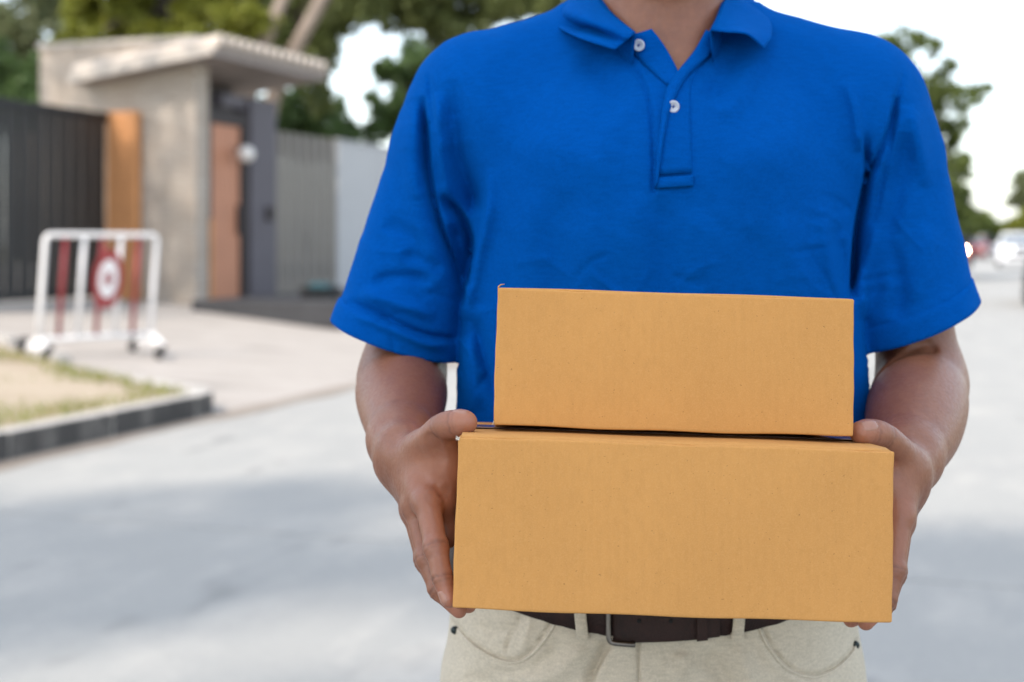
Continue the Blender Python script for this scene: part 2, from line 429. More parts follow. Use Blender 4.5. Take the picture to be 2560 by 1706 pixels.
# orange timber post next to the gate
c = E(QE1 - 0.09, QE2 - 1.02, 0)
tp_ = empty('timber_post', (c.x, c.y, 0.44), label='orange brown timber panel post between dark gate and stone wall', cat='post')
box_part('post_board', (c.x, c.y, 0.40 + 2.55 / 2), (0.12, 0.46, 2.55), M['wood'], tp_, AXR, 0.01)
for k in (-1, 0, 1):
    cc = E(QE1 - 0.155, QE2 - 1.02 + k * 0.15, 0); box_part('batten', (cc.x, cc.y, 0.40 + 2.5 / 2), (0.018, 0.11, 2.5), M['wood'], tp_, AXR, 0.004)
# dark sliding gate, slat by slat, parallel to the road
ge2 = QE2 - 1.246
gt = empty('sliding_gate', E(QE1 - 1.6, ge2, 0.5), label='dark charcoal sliding gate of upright metal slats', cat='gate')
bm = bmesh.new(); c = E(QE1 - 2.3, ge2, 0); b_box(bm, (c.x, c.y, 2.875), 4.3, 0.09, 0.11, AXR, 0.006); bm_obj('top_rail', bm, M['rail'], gt)
bm = bmesh.new(); b_box(bm, (c.x, c.y, 0.60), 4.3, 0.08, 0.10, AXR, 0.006); bm_obj('bottom_rail', bm, M['rail'], gt)
slat_me = None
for i in range(34):
    c = E(QE1 - 0.24 - i * 0.125, ge2 + (0.012 if i % 2 else -0.006), 0)
    if slat_me is None:
        bm = bmesh.new(); b_box(bm, (0, 0, 0), 0.108, 0.03, 2.2, AXR, 0.005)
        slat_me = bpy.data.meshes.new('slat'); bm.to_mesh(slat_me); bm.free(); slat_me.materials.append(M['gate'])
    o = bpy.data.objects.new('slat', slat_me); link(o, gt); o.location = Vector((c.x, c.y, 1.73)) - gt.location
c = E(QE1 - 2.3, ge2 - 0.0, 0); tr_ = box_part('track', (c.x, c.y, 0.50), (4.6, 0.16, 0.05), M['kerb'], gt, AXR, 0.01)

# tiled canopy over the entrance
cb = E(QE1 - 0.35, QE2 + 0.448, 3.60)
can = empty('entrance_canopy', (cb.x, cb.y, 3.45), label='mono pitched canopy with tile ends over the entrance door', cat='canopy')
slope = (3.42 - 3.71) / 2.11
def CP(a, b, dz=0.0):     # a along the road from the near edge, b back from the eave
    v = E(QE1 - 0.35 + a, QE2 + 0.448 - b, 0); v.z = 3.66 + slope * b + dz; return v
LC = 3.13
bm = bmesh.new(); b_prism(bm, [CP(0, 0), CP(LC, 0), CP(LC, 2.11), CP(0, 2.11)], Vector((0, 0, -0.05))); bm_obj('soffit', bm, M['soffit'], can)
bm = bmesh.new(); b_prism(bm, [CP(-0.03, -0.02, .055), CP(-0.03, 2.13, .055), CP(-0.03, 2.13, -.055), CP(-0.03, -0.02, -.055)], E1 * 0.028); bm_obj('barge_board', bm, M['fascia'], can)
bm = bmesh.new(); b_prism(bm, [CP(0, -0.03, .02), CP(LC, -0.03, .02), CP(LC, -0.03, -.07), CP(0, -0.03, -.07)], E2 * -0.027); bm_obj('eave_board', bm, M['soffit'], can)
tile_me = None; nt_ = 14; tw = LC / nt_
for i in range(nt_):
    if tile_me is None:
        bm = bmesh.new(); prof = []
        for k in range(9):
            an = math.pi * k / 8; prof.append((-math.cos(an) * tw * 0.46, math.sin(an) * tw * 0.85))
        L_ = 2.2; d = (CP(0, 1) - CP(0, 0))
        p0 = [Vector(E1 * x) + EZ * z for x, z in prof]; pin = [Vector(E1 * x * .78) + EZ * z * .72 for x, z in prof]
        a = [bm.verts.new(p) for p in p0]; b = [bm.verts.new(p + d * L_) for p in p0]
        ai = [bm.verts.new(p) for p in pin]; bi = [bm.verts.new(p + d * L_) for p in pin]
        for k in range(8):
            bm.faces.new((a[k], a[k + 1], b[k + 1], b[k])); bm.faces.new((ai[k + 1], ai[k], bi[k], bi[k + 1])); bm.faces.new((a[k + 1], a[k], ai[k], ai[k + 1]))
        tile_me = bpy.data.meshes.new('roof_tile'); bm.to_mesh(tile_me); bm.free(); tile_me.materials.append(M['roof'])
    v = CP((i + .5) * tw, -0.09, 0.02); o = bpy.data.objects.new('roof_tile', tile_me); link(o, can); o.location = v - can.location
# entrance: dark frame, timber door, grey pillar and its beam
en = empty('entrance_door', E(QE1 + 0.75, QE2, 0.45), label='tall brown timber entrance door in a dark frame', cat='door')
def EB(name, a0, a1, z0, z1, dep, off, mat, par, bev=0.006):
    c = E(QE1 + (a0 + a1) / 2, QE2 + off, 0)
    return box_part(name, (c.x, c.y, (z0 + z1) / 2), (a1 - a0, dep, z1 - z0), mat, par, AXR, bev)
EB('frame', 0.33, 0.40, 0.4, 3.0, 0.12, -0.06, M['dark'], en)
EB('frame', 1.18, 1.36, 0.4, 3.0, 0.12, -0.06, M['dark'], en)
EB('transom', 0.40, 1.18, 2.83, 3.0, 0.12, -0.06, M['dark'], en)
for i in range(5): EB('door_board', 0.405 + i * 0.154, 0.405 + i * 0.154 + 0.150, 0.46, 2.82, 0.04, -0.05, M['wood2'], en, 0.004)
hd = EB('handle', 1.08, 1.11, 1.35, 1.75, 0.04, 0.0, M['dark'], en)
EB('side_panel', 0.33, 0.385, 0.42, 1.55, 0.03, 0.02, M['wood'], en)
EB('backing', 0.33, 2.1, 3.0, 3.45, 0.05, -0.7, M['dark'], en)
gp = empty('grey_pillar', E(QE1 + 1.75, QE2, 0.45), label='slate grey pillar right of the entrance door', cat='pillar')
EB('shaft', 1.38, 2.12, 0.4, 3.25, 0.30, -0.12, M['purple'], gp, 0.012)
EB('beam', 0.72, 1.375, 3.08, 3.24, 0.16, -0.10, M['purple'], gp, 0.008)
EB('lock_box', 1.80, 1.98, 1.55, 1.75, 0.04, 0.052, M['dark'], gp)
# round globe lamp by the door
lp = E(QE1 + 1.02, QE2 + 0.16, 2.44)
gl = empty('wall_lamp', (lp.x, lp.y, lp.z), label='round frosted globe lamp beside the brown door', cat='lamp')
bm = bmesh.new(); bmesh.ops.create_uvsphere(bm, u_segments=20, v_segments=12, radius=0.115, matrix=Matrix.Translation(lp)); bm_obj('globe', bm, M['lamp'], gl, True)
q = E(QE1 + 1.02, QE2 + 0.0, 2.50); tube_part('bracket', [q, (q + lp) / 2 + Vector((0, 0, .06)), lp + Vector((0, 0, .1))], 0.02, M['dark'], gl)
# fences beyond the pillar
fa = empty('board_fence', E(QE1 + 3.1, QE2, 0.5), label='taupe fence of upright boards right of the grey pillar', cat='fence')
bmef = None
for i in range(14):
    if bmef is None:
        bm = bmesh.new(); b_box(bm, (0, 0, 0), 0.1375, 0.03, 2.36, AXR, 0.004); bmef = bpy.data.meshes.new('board'); bm.to_mesh(bmef); bm.free(); bmef.materials.append(M['fence1'])
    c = E(QE1 + 2.19 + i * 0.138, QE2 + (0.02 if i % 2 else -0.01), 0); o = bpy.data.objects.new('board', bmef); link(o, fa); o.location = Vector((c.x, c.y, 1.66)) - fa.location
for z in (0.8, 2.5): EB('rail', 2.13, 4.07, z, z + 0.09, 0.05, -0.06, M['fence1'], fa)
fb = empty('panel_fence', E(QE1 + 8, QE2, 0.5), label='pale grey panel fence running on behind the man', cat='fence')
for i in range(9):
    EB('panel', 4.12 + i * 1.6, 4.12 + i * 1.6 + 1.585, 0.45, 2.82, 0.05, 0.0, M['fence2'], fb)
    EB('post', 4.10 + i * 1.6 + 1.55, 4.10 + i * 1.6 + 1.62, 0.4, 2.85, 0.08, -0.06, M['fence2'], fb)
EB('cap', 4.10, 18.6, 2.825, 2.86, 0.09, 0.0, M['fence2'], fb)
# low dark plinth in front of the entrance
pl = empty('granite_plinth', E(QE1 + 3, -3.6, 0.3), label='low dark granite plinth in front of the entrance and fence', cat='plinth')
for i in range(7):
    c = E(QE1 + 0.05 + i * 1.2, QE2 + 0.25 + 1.02, 0); box_part('granite_block', (c.x, c.y, 0.37), (1.185, 2.0, 0.30), M['plinth'], pl, AXR, 0.015)
# small dark crate standing on the plinth
cr = PX(802, 745, 18.3); cz = 0.522
ct = empty('plastic_crate', (cr[0], cr[1], cz), label='black plastic crate holding a teal box on the plinth', cat='crate')
ax = AXR
for s in (-1, 1):
    for k in range(3): box_part('side_slat', (cr[0] + E1.x * s * .14, cr[1] + E1.y * s * .14, cz + .03 + k * .05), (0.02, 0.44, 0.035), M['black'], ct, ax)
    for k in range(3): box_part('end_slat', (cr[0] + E2.x * s * .22, cr[1] + E2.y * s * .22, cz + .03 + k * .05), (0.27, 0.02, 0.035), M['black'], ct, ax)
box_part('bottom', (cr[0], cr[1], cz + .008), (0.27, 0.43, 0.016), M['black'], ct, ax)
tb = empty('teal_box', (cr[0], cr[1], cz + .016), label='small teal box inside the black crate', cat='box')
box_part('carton', (cr[0], cr[1], cz + .10), (0.2, 0.24, 0.16), M['teal'], tb, ax, 0.01)
box_part('lid', (cr[0], cr[1], cz + .19), (0.21, 0.25, 0.02), M['teal'], tb, ax, 0.006)

# ------------------------------------------------------------------ rolling traffic barrier
A = PX(92, 885, 12.6); B = PX(372, 868, 13.35)
zA = drive_z((Vector(A) - O2).dot(E2)); zB = drive_z((Vector(B) - O2).dot(E2))
A = Vector((A[0], A[1], zA)); B = Vector((B[0], B[1], zB))
br = empty('traffic_barrier', (A + B) / 2, label='white pipe traffic barrier on castors with a round red sign', cat='barrier')
u = (B - A).normalized(); u.z = 0; u.normalize(); nrm = Vector((u.y, -u.x, 0))       # nrm points to the camera
lean = (EZ + u * 0.075).normalized()
LB = (B - A).length; z0 = (zA + zB) / 2
def BP(s, h, o=0.0): return Vector((A.x, A.y, z0)) + u * (s * LB) + lean * h + nrm * o
H = 1.10; r = 0.025
tube_part('frame_pipe', [BP(0, .12), BP(0, .6), BP(0, H - .05), BP(0.012, H - .015), BP(0.035, H), BP(.5, H), BP(.965, H), BP(.988, H - .015), BP(1, H - .05), BP(1, .6), BP(1, .12)], r, M['white'], br, 12)
tube_part('bottom_rail', [BP(0, .17), BP(1, .17)], 0.024, M['white'], br)
for s in (0.335, 0.665): tube_part('upright', [BP(s, .17), BP(s, H)], 0.024, M['white'], br)
for s in (0.17, 0.50, 0.83): tube_part('red_bar', [BP(s, .19), BP(s, H - 0.02)], 0.022, M['red'], br)
def disc(name, c, ax1, ax2, ra, rb, th, mat, par, seg=36):
    bm = bmesh.new(); nn = ax1.cross(ax2).normalized()
    b_prism(bm, [Vector(c) + ax1 * (ra * math.cos(2 * math.pi * k / seg)) + ax2 * (rb * math.sin(2 * math.pi * k / seg)) for k in range(seg)], nn * th)
    return bm_obj(name, bm, mat, par)
sgc = BP(.555, .70, 0.034)
sg = disc('sign_disc', sgc, u, lean, 0.155, 0.27, 0.004, M['red'], br)
disc('sign_face', sgc + nrm * 0.007, u, lean, 0.095, 0.175, 0.003, M['white'], sg)
sf = bmesh.new()
b_prism(sf, [sgc + nrm * 0.0125 + u * (0.060 * (1 if k % 2 == 0 else .45) * math.cos(math.pi * k / 6)) + lean * (0.098 * (1 if k % 2 == 0 else .45) * math.sin(math.pi * k / 6)) for k in range(12)], nrm * 0.002)
bm_obj('sign_emblem', sf, M['red'], sg)
for s in (0, 1):
    bm = bmesh.new()
    b_prism(bm, [BP(s, .20, 0) + u * -.02, BP(s, .105, .22) + u * -.02, BP(s, .085, .25) + u * -.02, BP(s, .085, -.25) + u * -.02, BP(s, .105, -.22) + u * -.02], u * 0.04)
    bm_obj('foot_plate', bm, M['white'], br)
    for o_ in (.25, -.25):
        c = BP(s, 0.055, o_) ; c.z = drive_z((c - O2).dot(E2)) + .052
        wh = disc('castor', c - u * .02, nrm, EZ, 0.05, 0.05, 0.04, M['black'], br, 18)
        box_part('fork', (c.x, c.y, c.z + .05), (0.06, 0.03, 0.05), M['black'], br, (u, nrm, EZ))

# ------------------------------------------------------------------ trees
def leaf_cloud(clumps, nleaf, size, squash=0.8):
    """clumps: list of (centre, radius); returns rhombus leaves spread through them"""
    C = np.array([c for c, _ in clumps]); R = np.array([r_ for _, r_ in clumps]); wts = R ** 2.2; wts /= wts.sum()
    k = RNG.choice(len(R), nleaf, p=wts)
    # each clump is itself made of smaller twigs' tufts
    d = RNG.normal(size=(nleaf, 3)); d /= np.linalg.norm(d, axis=1)[:, None]
    tuft = RNG.integers(0, 26, nleaf); tv = RNG.normal(size=(len(R) * 26, 3)); tv /= np.linalg.norm(tv, axis=1)[:, None]
    tr = RNG.uniform(0.35, 1.0, len(R) * 26) ** 0.6
    ti = k * 26 + tuft
    P = C[k] + tv[ti] * (tr[ti] * R[k])[:, None] * np.array([1, 1, squash]) + d * (RNG.uniform(0, 1, nleaf) ** .5 * R[k] * 0.34)[:, None]
    n_ = RNG.normal(size=(nleaf, 3)) + np.array([0, 0, 0.8]); n_ /= np.linalg.norm(n_, axis=1)[:, None]
    a = np.cross(n_, RNG.normal(size=(nleaf, 3))); a /= np.linalg.norm(a, axis=1)[:, None]; b = np.cross(n_, a)
    s = size * RNG.uniform(0.6, 1.35, nleaf)[:, None]
    Vv = np.stack([P - a * s, P + b * s * .5 + n_ * s * .12, P + a * s, P - b * s * .5 + n_ * s * .12], 1).reshape(-1, 3)
    return Vv, np.arange(nleaf * 4).reshape(-1, 4)
def tree(name, label, base, trunks, clumps, nleaf, size, leaf, bark, group=None):
    t = empty(name, base, label=label, cat='tree', group=group)
    bm = bmesh.new()
    for pts, rr in trunks: b_tube(bm, pts, rr, 9)
    bm_obj('trunk', bm, bark, t, True)
    Vv, Qv = leaf_cloud(clumps, nleaf, size); mesh_obj('crown', Vv, Qv, leaf, t, smooth=False)
    return t
def pxc(lst, Y, jit=1.5):
    return [(PX(x, y, Y + random.uniform(-jit, jit)), r_ * Y / F) for x, y, r_ in lst]
def limbs(base, top, clumps, r0, nl=6):
    out = [([base, Vector(base).lerp(Vector(top), .5) + Vector((.08, .05, 0)), top], [r0, r0 * .8, r0 * .55])]
    for c, r_ in random.sample(clumps, min(nl, len(clumps))):
        t = random.uniform(.6, 1); s = Vector(base).lerp(Vector(top), t); c = Vector(c)
        out.append(([s, s.lerp(c, .5) + Vector((0, 0, .15)), c], [r0 * .4, r0 * .25, r0 * .1]))
    return out
GT = 'trees beyond the gate house'
# tall tree with two leaning pale trunks
Y = 31.0
cl = pxc([(620, 40, 80), (560, 90, 60), (740, 60, 95), (830, 40, 90), (900, 20, 70), (990, 30, 70), (1080, 60, 80), (1170, 20, 90), (1260, 0, 80), (1360, -20, 90), (650, 120, 60), (790, 130, 60),
          (720, -60, 140), (900, -90, 150), (1100, -100, 160), (1300, -110, 160), (560, -60, 130), (780, 190, 45), (1130, 110, 45), (1020, -10, 80), (820, 100, 50), (800, 250, 40)], Y)
tree('leaning_tree', 'tall dark green tree with two pale leaning trunks above the canopy', PX(630, 700, Y),
     [([PX(600, 640, 30), PX(622, 250, 28.8), PX(655, 120, 28.5), PX(715, -20, 28.5), PX(760, -120, 29.5)], [.17, .155, .14, .13, .08]),
      ([PX(600, 640, 30), PX(680, 250, 28.8), PX(728, 140, 28.5), PX(815, -20, 28.5), PX(900, -150, 29.5)], [.19, .17, .155, .14, .08])] + limbs(PX(700, 150, Y), PX(800, -30, Y), cl, .12, 7), cl, 24000, 0.125, M['leafB'], M['bark'], GT)
# bright yellow-green tree on the left
Y = 29.0
cl = pxc([(240, 40, 90), (330, 60, 100), (440, 50, 90), (520, 60, 80), (280, -40, 110), (420, -60, 120), (540, -50, 110), (200, 110, 55), (480, 110, 60), (380, 100, 60), (590, 130, 60), (620, 60, 60), (560, 10, 70)], Y)
tree('yellow_green_tree', 'yellow green leafy tree above the stone wall', PX(460, 700, Y),
     [([PX(470, 640, Y), PX(465, 200, Y), PX(435, 70, Y), PX(395, -30, Y)], [.2, .17, .15, .12])] + limbs(PX(465, 150, Y), PX(395, -30, Y), cl, .12, 6), cl, 15000, 0.11, M['leafA'], M['bark2'], GT)
# pale thin tree far left, sky shows through
Y = 40.0
cl = pxc([(40, 50, 70), (120, 100, 60), (20, 120, 60), (90, -10, 70), (170, 40, 50), (-60, 60, 90), (180, 120, 50), (60, 170, 60)], Y)
tree('pale_tree', 'thin pale tree at the far left with sky showing through', PX(70, 690, Y), limbs(PX(70, 660, Y), PX(90, 20, Y), cl, .16, 6), cl, 4200, 0.15, M['leafD'], M['bark'], GT)
Y = 27.0
cl = pxc([(20, 200, 60), (70, 230, 50), (100, 170, 45), (-60, 220, 80), (30, 270, 60), (90, 290, 50), (-30, 140, 50), (130, 250, 40)], Y)
tree('gate_shrub', 'dense dark green shrub rising behind the charcoal gate', PX(40, 690, Y), limbs(PX(40, 650, Y), PX(40, 220, Y), cl, .08, 5), cl, 6500, 0.09, M['leafC'], M['bark2'], GT)
Y = 34.0
cl = pxc([(740, 290, 55), (800, 310, 50), (700, 260, 45), (860, 330, 40), (780, 230, 40), (830, 270, 40), (930, 335, 35), (690, 320, 45), (750, 350, 60), (850, 360, 60)], Y)
tree('fence_shrub', 'mid green shrub showing above the taupe board fence', PX(760, 690, Y), limbs(PX(770, 640, Y), PX(770, 300, Y), cl, .08, 6), cl, 5200, 0.11, M['leafC'], M['bark2'], GT)
Y = 36.0
cl = pxc([(1000, 200, 60), (960, 260, 50), (1010, 290, 60), (1060, 220, 60), (1100, 170, 60), (970, 180, 40), (960, 320, 40), (1120, 280, 70), (1040, 130, 45), (1180, 200, 90), (1070, 330, 60)], Y)
tree('shoulder_tree', 'dark green tree right of the sky gap by the blue sleeve', PX(1070, 690, Y), limbs(PX(1075, 650, Y), PX(1060, 180, Y), cl, .16, 6), cl, 8000, 0.12, M['leafC'], M['bark2'], GT)
Y = 48.0
cl = pxc([(2210, 130, 55), (2270, 100, 45), (2250, 180, 55), (2330, 120, 32), (2370, 165, 32), (2345, 210, 40), (2300, 260, 60), (2370, 260, 55), (2430, 235, 38), (2465, 222, 22), (2390, 320, 45), (2330, 340, 65),
          (2380, 390, 50), (2350, 450, 60), (2400, 420, 40), (2390, 500, 45), (2420, 545, 45), (2370, 560, 50), (2300, 470, 90), (2230, 330, 90), (2200, 230, 70), (2440, 560, 38), (2260, 560, 90)], Y, 2)
tree('roadside_tree', 'tall olive green roadside tree behind the right shoulder', PX(2290, 700, Y), limbs(PX(2290, 695, Y), PX(2290, 240, Y), cl, .2, 9), cl, 10500, 0.15, M['leafE'], M['bark'])
for lb, lst, Y, lf in (('far green tree at the end of the road behind the motorbike', [(2440, 560, 34), (2480, 570, 28), (2400, 550, 40), (2510, 578, 20)], 110.0, 'leafE'),
                   ('far yellow green bush beside the road at the right edge', [(2540, 572, 26), (2570, 560, 34), (2600, 560, 40)], 95.0, 'leafA'),
                   ('far brownish tree at the right edge of the view', [(2565, 500, 42), (2600, 470, 60), (2590, 540, 50)], 120.0, 'leafD')):
    cl = pxc(lst, Y); b = PX(lst[0][0], 605 + F * CH / Y, Y); tree('far_tree', lb, b, limbs(b, cl[0][0], cl, .25, 3), cl, 1800, 0.4, M[lf], M['bark2'], 'far trees at the road end')
for k_, (x_, e2_, h_) in enumerate([(24, -7.5, 3.4), (33, -9, 4.2), (44, -8, 3.8), (58, -9.5, 4.4)]):
    b_ = E(x_, e2_, 0.4); cl = [(np.array([b_.x + random.uniform(-1.5, 1.5), b_.y + random.uniform(-1.5, 1.5), h_ + random.uniform(-1.3, 1.6)]), random.uniform(.7, 1.1)) for _ in range(9)]
    tree('roadside_tree', ['nearest', 'second', 'third', 'farthest'][k_] + ' of the green trees lining the road behind the man', b_, limbs(b_, b_ + Vector((.1, .1, h_)), cl, .15, 5), cl, 2600, 0.15, M['leafE' if k_ % 2 else 'leafC'], M['bark2'], 'trees lining the road behind the man')
# garden tree behind the gate, just left of the frame: its leaves dapple the stone wall
random.seed(5)
cl = [(np.array([-7.5 + random.uniform(-1.1, 1.1), 15.3 + random.uniform(-1.6, 1.6), 6.2 + random.uniform(-1.5, 1.6)]), random.uniform(.45, .75)) for i in range(13)]
tree('garden_tree', 'garden tree behind the charcoal gate left of the view', (-8.0, 15.4, 0.5), limbs(Vector((-8.0, 15.4, .4)), Vector((-7.6, 15.3, 5.6)), cl, .14, 8), cl, 1100, 0.12, M['leafC'], M['bark2'], GT)
# street tree behind the photographer: its crown shades the man and the near road
random.seed(21)
cl = []
for i in range(66):
    if i < 8: cl.append((np.array([-6.6 + random.uniform(-1.3, 1.3), -6.1 + random.uniform(-1.3, 1.3), 12.0 + random.uniform(-.6, .6)]), random.uniform(.9, 1.2))); continue
    a = random.uniform(0, 2 * math.pi); rr = 1.8 + 3.3 * math.sqrt(random.random())
    c_ = (np.array([-7.3 + rr * math.cos(a), -6.0 + rr * math.sin(a) * 0.95, 12.0 + random.uniform(-1.2, 1.6)]), random.uniform(.6, 1.15))
    if c_[0][1] + .6875 * c_[0][2] < min(6.9, 6.0 - .65 * (c_[0][0] + .625 * c_[0][2])): cl.append(c_)
tree('shade_tree', 'broad street tree whose crown shades the man and the near road', (-8.3, -7.4, 0), limbs(Vector((-8.3, -7.4, -.05)), Vector((-7.6, -6.4, 11)), cl, .32, 14), cl, 27000, 0.18, M['leafC'], M['bark2'])

# ------------------------------------------------------------------ vehicles far down the road
def make_car(name, label, paint, loc, rz, tall=1.0, group='vehicles down the road', lit=False):
    """length along local Y (front at -Y), built at the origin"""
    t = empty(name, (0, 0, 0), label=label, cat='car', group=group)
    W = 0.88; prof = [(-2.2, .35), (-2.25, .62), (-2.05, .82), (-1.15, .98), (1.85, 1.02), (2.2, .92), (2.25, .45), (2.1, .30), (-2.0, .28)]
    bm = bmesh.new(); b_prism(bm, [Vector((-W, y, z)) for y, z in prof], Vector((2 * W, 0, 0)))
    bmesh.ops.bevel(bm, geom=[e for e in bm.edges], offset=0.06, segments=2, affect='EDGES'); bm_obj('body', bm, paint, t, True)
    rz_ = 1.0 + 0.55 * tall; bm = bmesh.new()
    lo = [(-.84, -1.2), (.84, -1.2), (.84, 1.8), (-.84, 1.8)]; hi = [(-.66, -.45), (.66, -.45), (.66, 1.35), (-.66, 1.35)]
    a = [bm.verts.new((x, y, .96)) for x, y in lo]; b = [bm.verts.new((x, y, rz_)) for x, y in hi]
    bm.faces.new(b)
    for i in range(4): bm.faces.new((a[i], a[(i + 1) % 4], b[(i + 1) % 4], b[i]))
    bmesh.ops.bevel(bm, geom=[e for e in bm.edges], offset=0.05, segments=2, affect='EDGES'); bm_obj('cabin', bm, paint, t, True)
    def pane(nm, pts):
        bm = bmesh.new(); q = [Vector(p) for p in pts]; nn = (q[1] - q[0]).cross(q[2] - q[0]).normalized(); b_prism(bm, [p + nn * .012 for p in q], nn * .012); bm_obj(nm, bm, M['glass'], t)
    def lerp(s_, h): a_, b_ = Vector((*lo[s_], .96)), Vector((*hi[s_], rz_)); return a_.lerp(b_, h)
    for nm, i, j in (('windscreen', 0, 1), ('side_window', 1, 2), ('rear_window', 2, 3), ('side_window', 3, 0)):
        p = [lerp(i, .15), lerp(j, .15), lerp(j, .86), lerp(i, .86)]; c = sum(p, Vector()) / 4; pane(nm, [c + (v - c) * .88 for v in p])
    for x in (-.80, .80):
        for y in (-1.4, 1.4):
            w_ = disc('wheel', Vector((x - .11, y, .31)), Vector((0, 1, 0)), EZ, .31, .31, .22, M['black'], t, 22)
            disc('rim', Vector((x + (.115 if x > 0 else -.125), y, .31)), Vector((0, 1, 0)), EZ, .19, .19, .012, M['metal'], w_, 16)
        box_part('headlight', (x * .8, -2.22, .70), (.34, .08, .13), M['lit'] if lit else M['headlight'], t, bevel=.02)
        box_part('tail_light', (x * .86, 2.22, .78), (.22, .06, .2), M['red'], t, bevel=.02)
        box_part('mirror', (x * 1.2, -.85, 1.08), (.18, .09, .14), paint, t, bevel=.03)
    box_part('grille', (0, -2.24, .55), (.8, .05, .2), M['black'], t, bevel=.01)
    box_part('bumper', (0, -2.24, .38), (1.6, .1, .14), paint, t, bevel=.03)
    t.location = loc; t.rotation_euler = (0, 0, rz)
    return t
RZ = -math.atan2(E1.x, E1.y)
def gpx(px, py):
    Y = F * CH / (py - HZ); return Vector(((px - 1280) * Y / F, Y, 0))
make_car('white_car', 'white car coming up the road at the right edge', M['carwhite'], gpx(2540, 668), RZ, 1.25)
make_car('red_car', 'far dark red car behind the motorbike headlight', M['carred'], gpx(2438, 648), RZ, 1.0)
make_car('silver_car', 'far silver grey car between the red and white cars', M['carsilver'], gpx(2478, 645), RZ, 1.35)
pc = gpx(2556, 772); make_car('black_car', 'black parked car cut off by the right edge of the frame', M['cardark'], pc + E2 * 0.98 + E1 * 2.3, RZ + math.pi, 1.1)

# ------------------------------------------------------------------ implicit-surface tools for bodies and cloth
f32 = np.float32
def spline_rows(A, k):
    n_ = A.shape[0]; t = np.linspace(0, n_ - 1, (n_ - 1) * k + 1); out = []
    Ap = np.concatenate([2 * A[:1] - A[1:2], A, 2 * A[-1:] - A[-2:-1]])
    for x in t:
        i = min(int(x), n_ - 2); f = x - i; p0, p1, p2, p3 = Ap[i], Ap[i + 1], Ap[i + 2], Ap[i + 3]
        out.append(.5 * (2 * p1 + (p2 - p0) * f + (2 * p0 - 5 * p1 + 4 * p2 - p3) * f * f + (3 * p1 - p0 - 3 * p2 + p3) * f ** 3))
    return np.array(out)
def sstep(a, b, x):
    t = np.clip((x - a) / (b - a), 0, 1); return t * t * (3 - 2 * t)
def smin(a, b, k):
    h = np.clip(0.5 + 0.5 * (b - a) / k, 0, 1); return b * (1 - h) + a * h - k * h * (1 - h)
def smax(a, b, k): return -smin(-a, -b, k)
def cone(P, a, b, ra, rb):
    a = np.asarray(a, f32); b = np.asarray(b, f32); d = b - a; t = np.clip(((P - a) @ d) / max(float(d @ d), 1e-9), 0, 1)
    q = P - a - t[:, None] * d; return np.sqrt((q * q).sum(1)) - (ra + t * (rb - ra))
def chain(P, pts, rad, k=0.004):
    r = None
    for i in range(len(pts) - 1):
        d = cone(P, pts[i], pts[i + 1], rad[i], rad[i + 1]); r = d if r is None else smin(r, d, k)
    return r
def straight(P, a, b, ts, rs):
    """straight limb whose radius follows a smooth curve"""
    A = spline_rows(np.stack([np.asarray(ts, float), np.asarray(rs, float)], 1), 24); a = np.asarray(a, f32); d = np.asarray(b, f32) - a
    t = np.clip(((P - a) @ d) / float(d @ d), 0, 1); q = P - a - t[:, None] * d; return np.sqrt((q * q).sum(1)) - np.interp(t, A[:, 0], A[:, 1]).astype(f32)
def limb(P, pts, rad, n=5):
    A = np.concatenate([np.asarray(pts, float), np.asarray(rad, float)[:, None]], 1); A = spline_rows(A, n); r = None
    for i in range(len(A) - 1):
        d = cone(P, A[i, :3], A[i + 1, :3], A[i, 3], A[i + 1, 3]); r = d if r is None else np.minimum(r, d)
    return r
def ell(P, c, r, R=None):
    q = P - np.asarray(c, f32)
    if R is not None: q = q @ np.asarray(R, f32)
    r = np.asarray(r, f32); k0 = np.sqrt(((q / r) ** 2).sum(1)) + 1e-9; k1 = np.sqrt(((q / (r * r)) ** 2).sum(1)) + 1e-9
    return k0 * (k0 - 1) / k1
def frame(d, side):
    d = np.asarray(d, float); d /= np.linalg.norm(d); s_ = np.asarray(side, float); s_ = s_ - d * (s_ @ d); s_ /= np.linalg.norm(s_)
    return np.stack([s_, d, np.cross(s_, d)], 1)
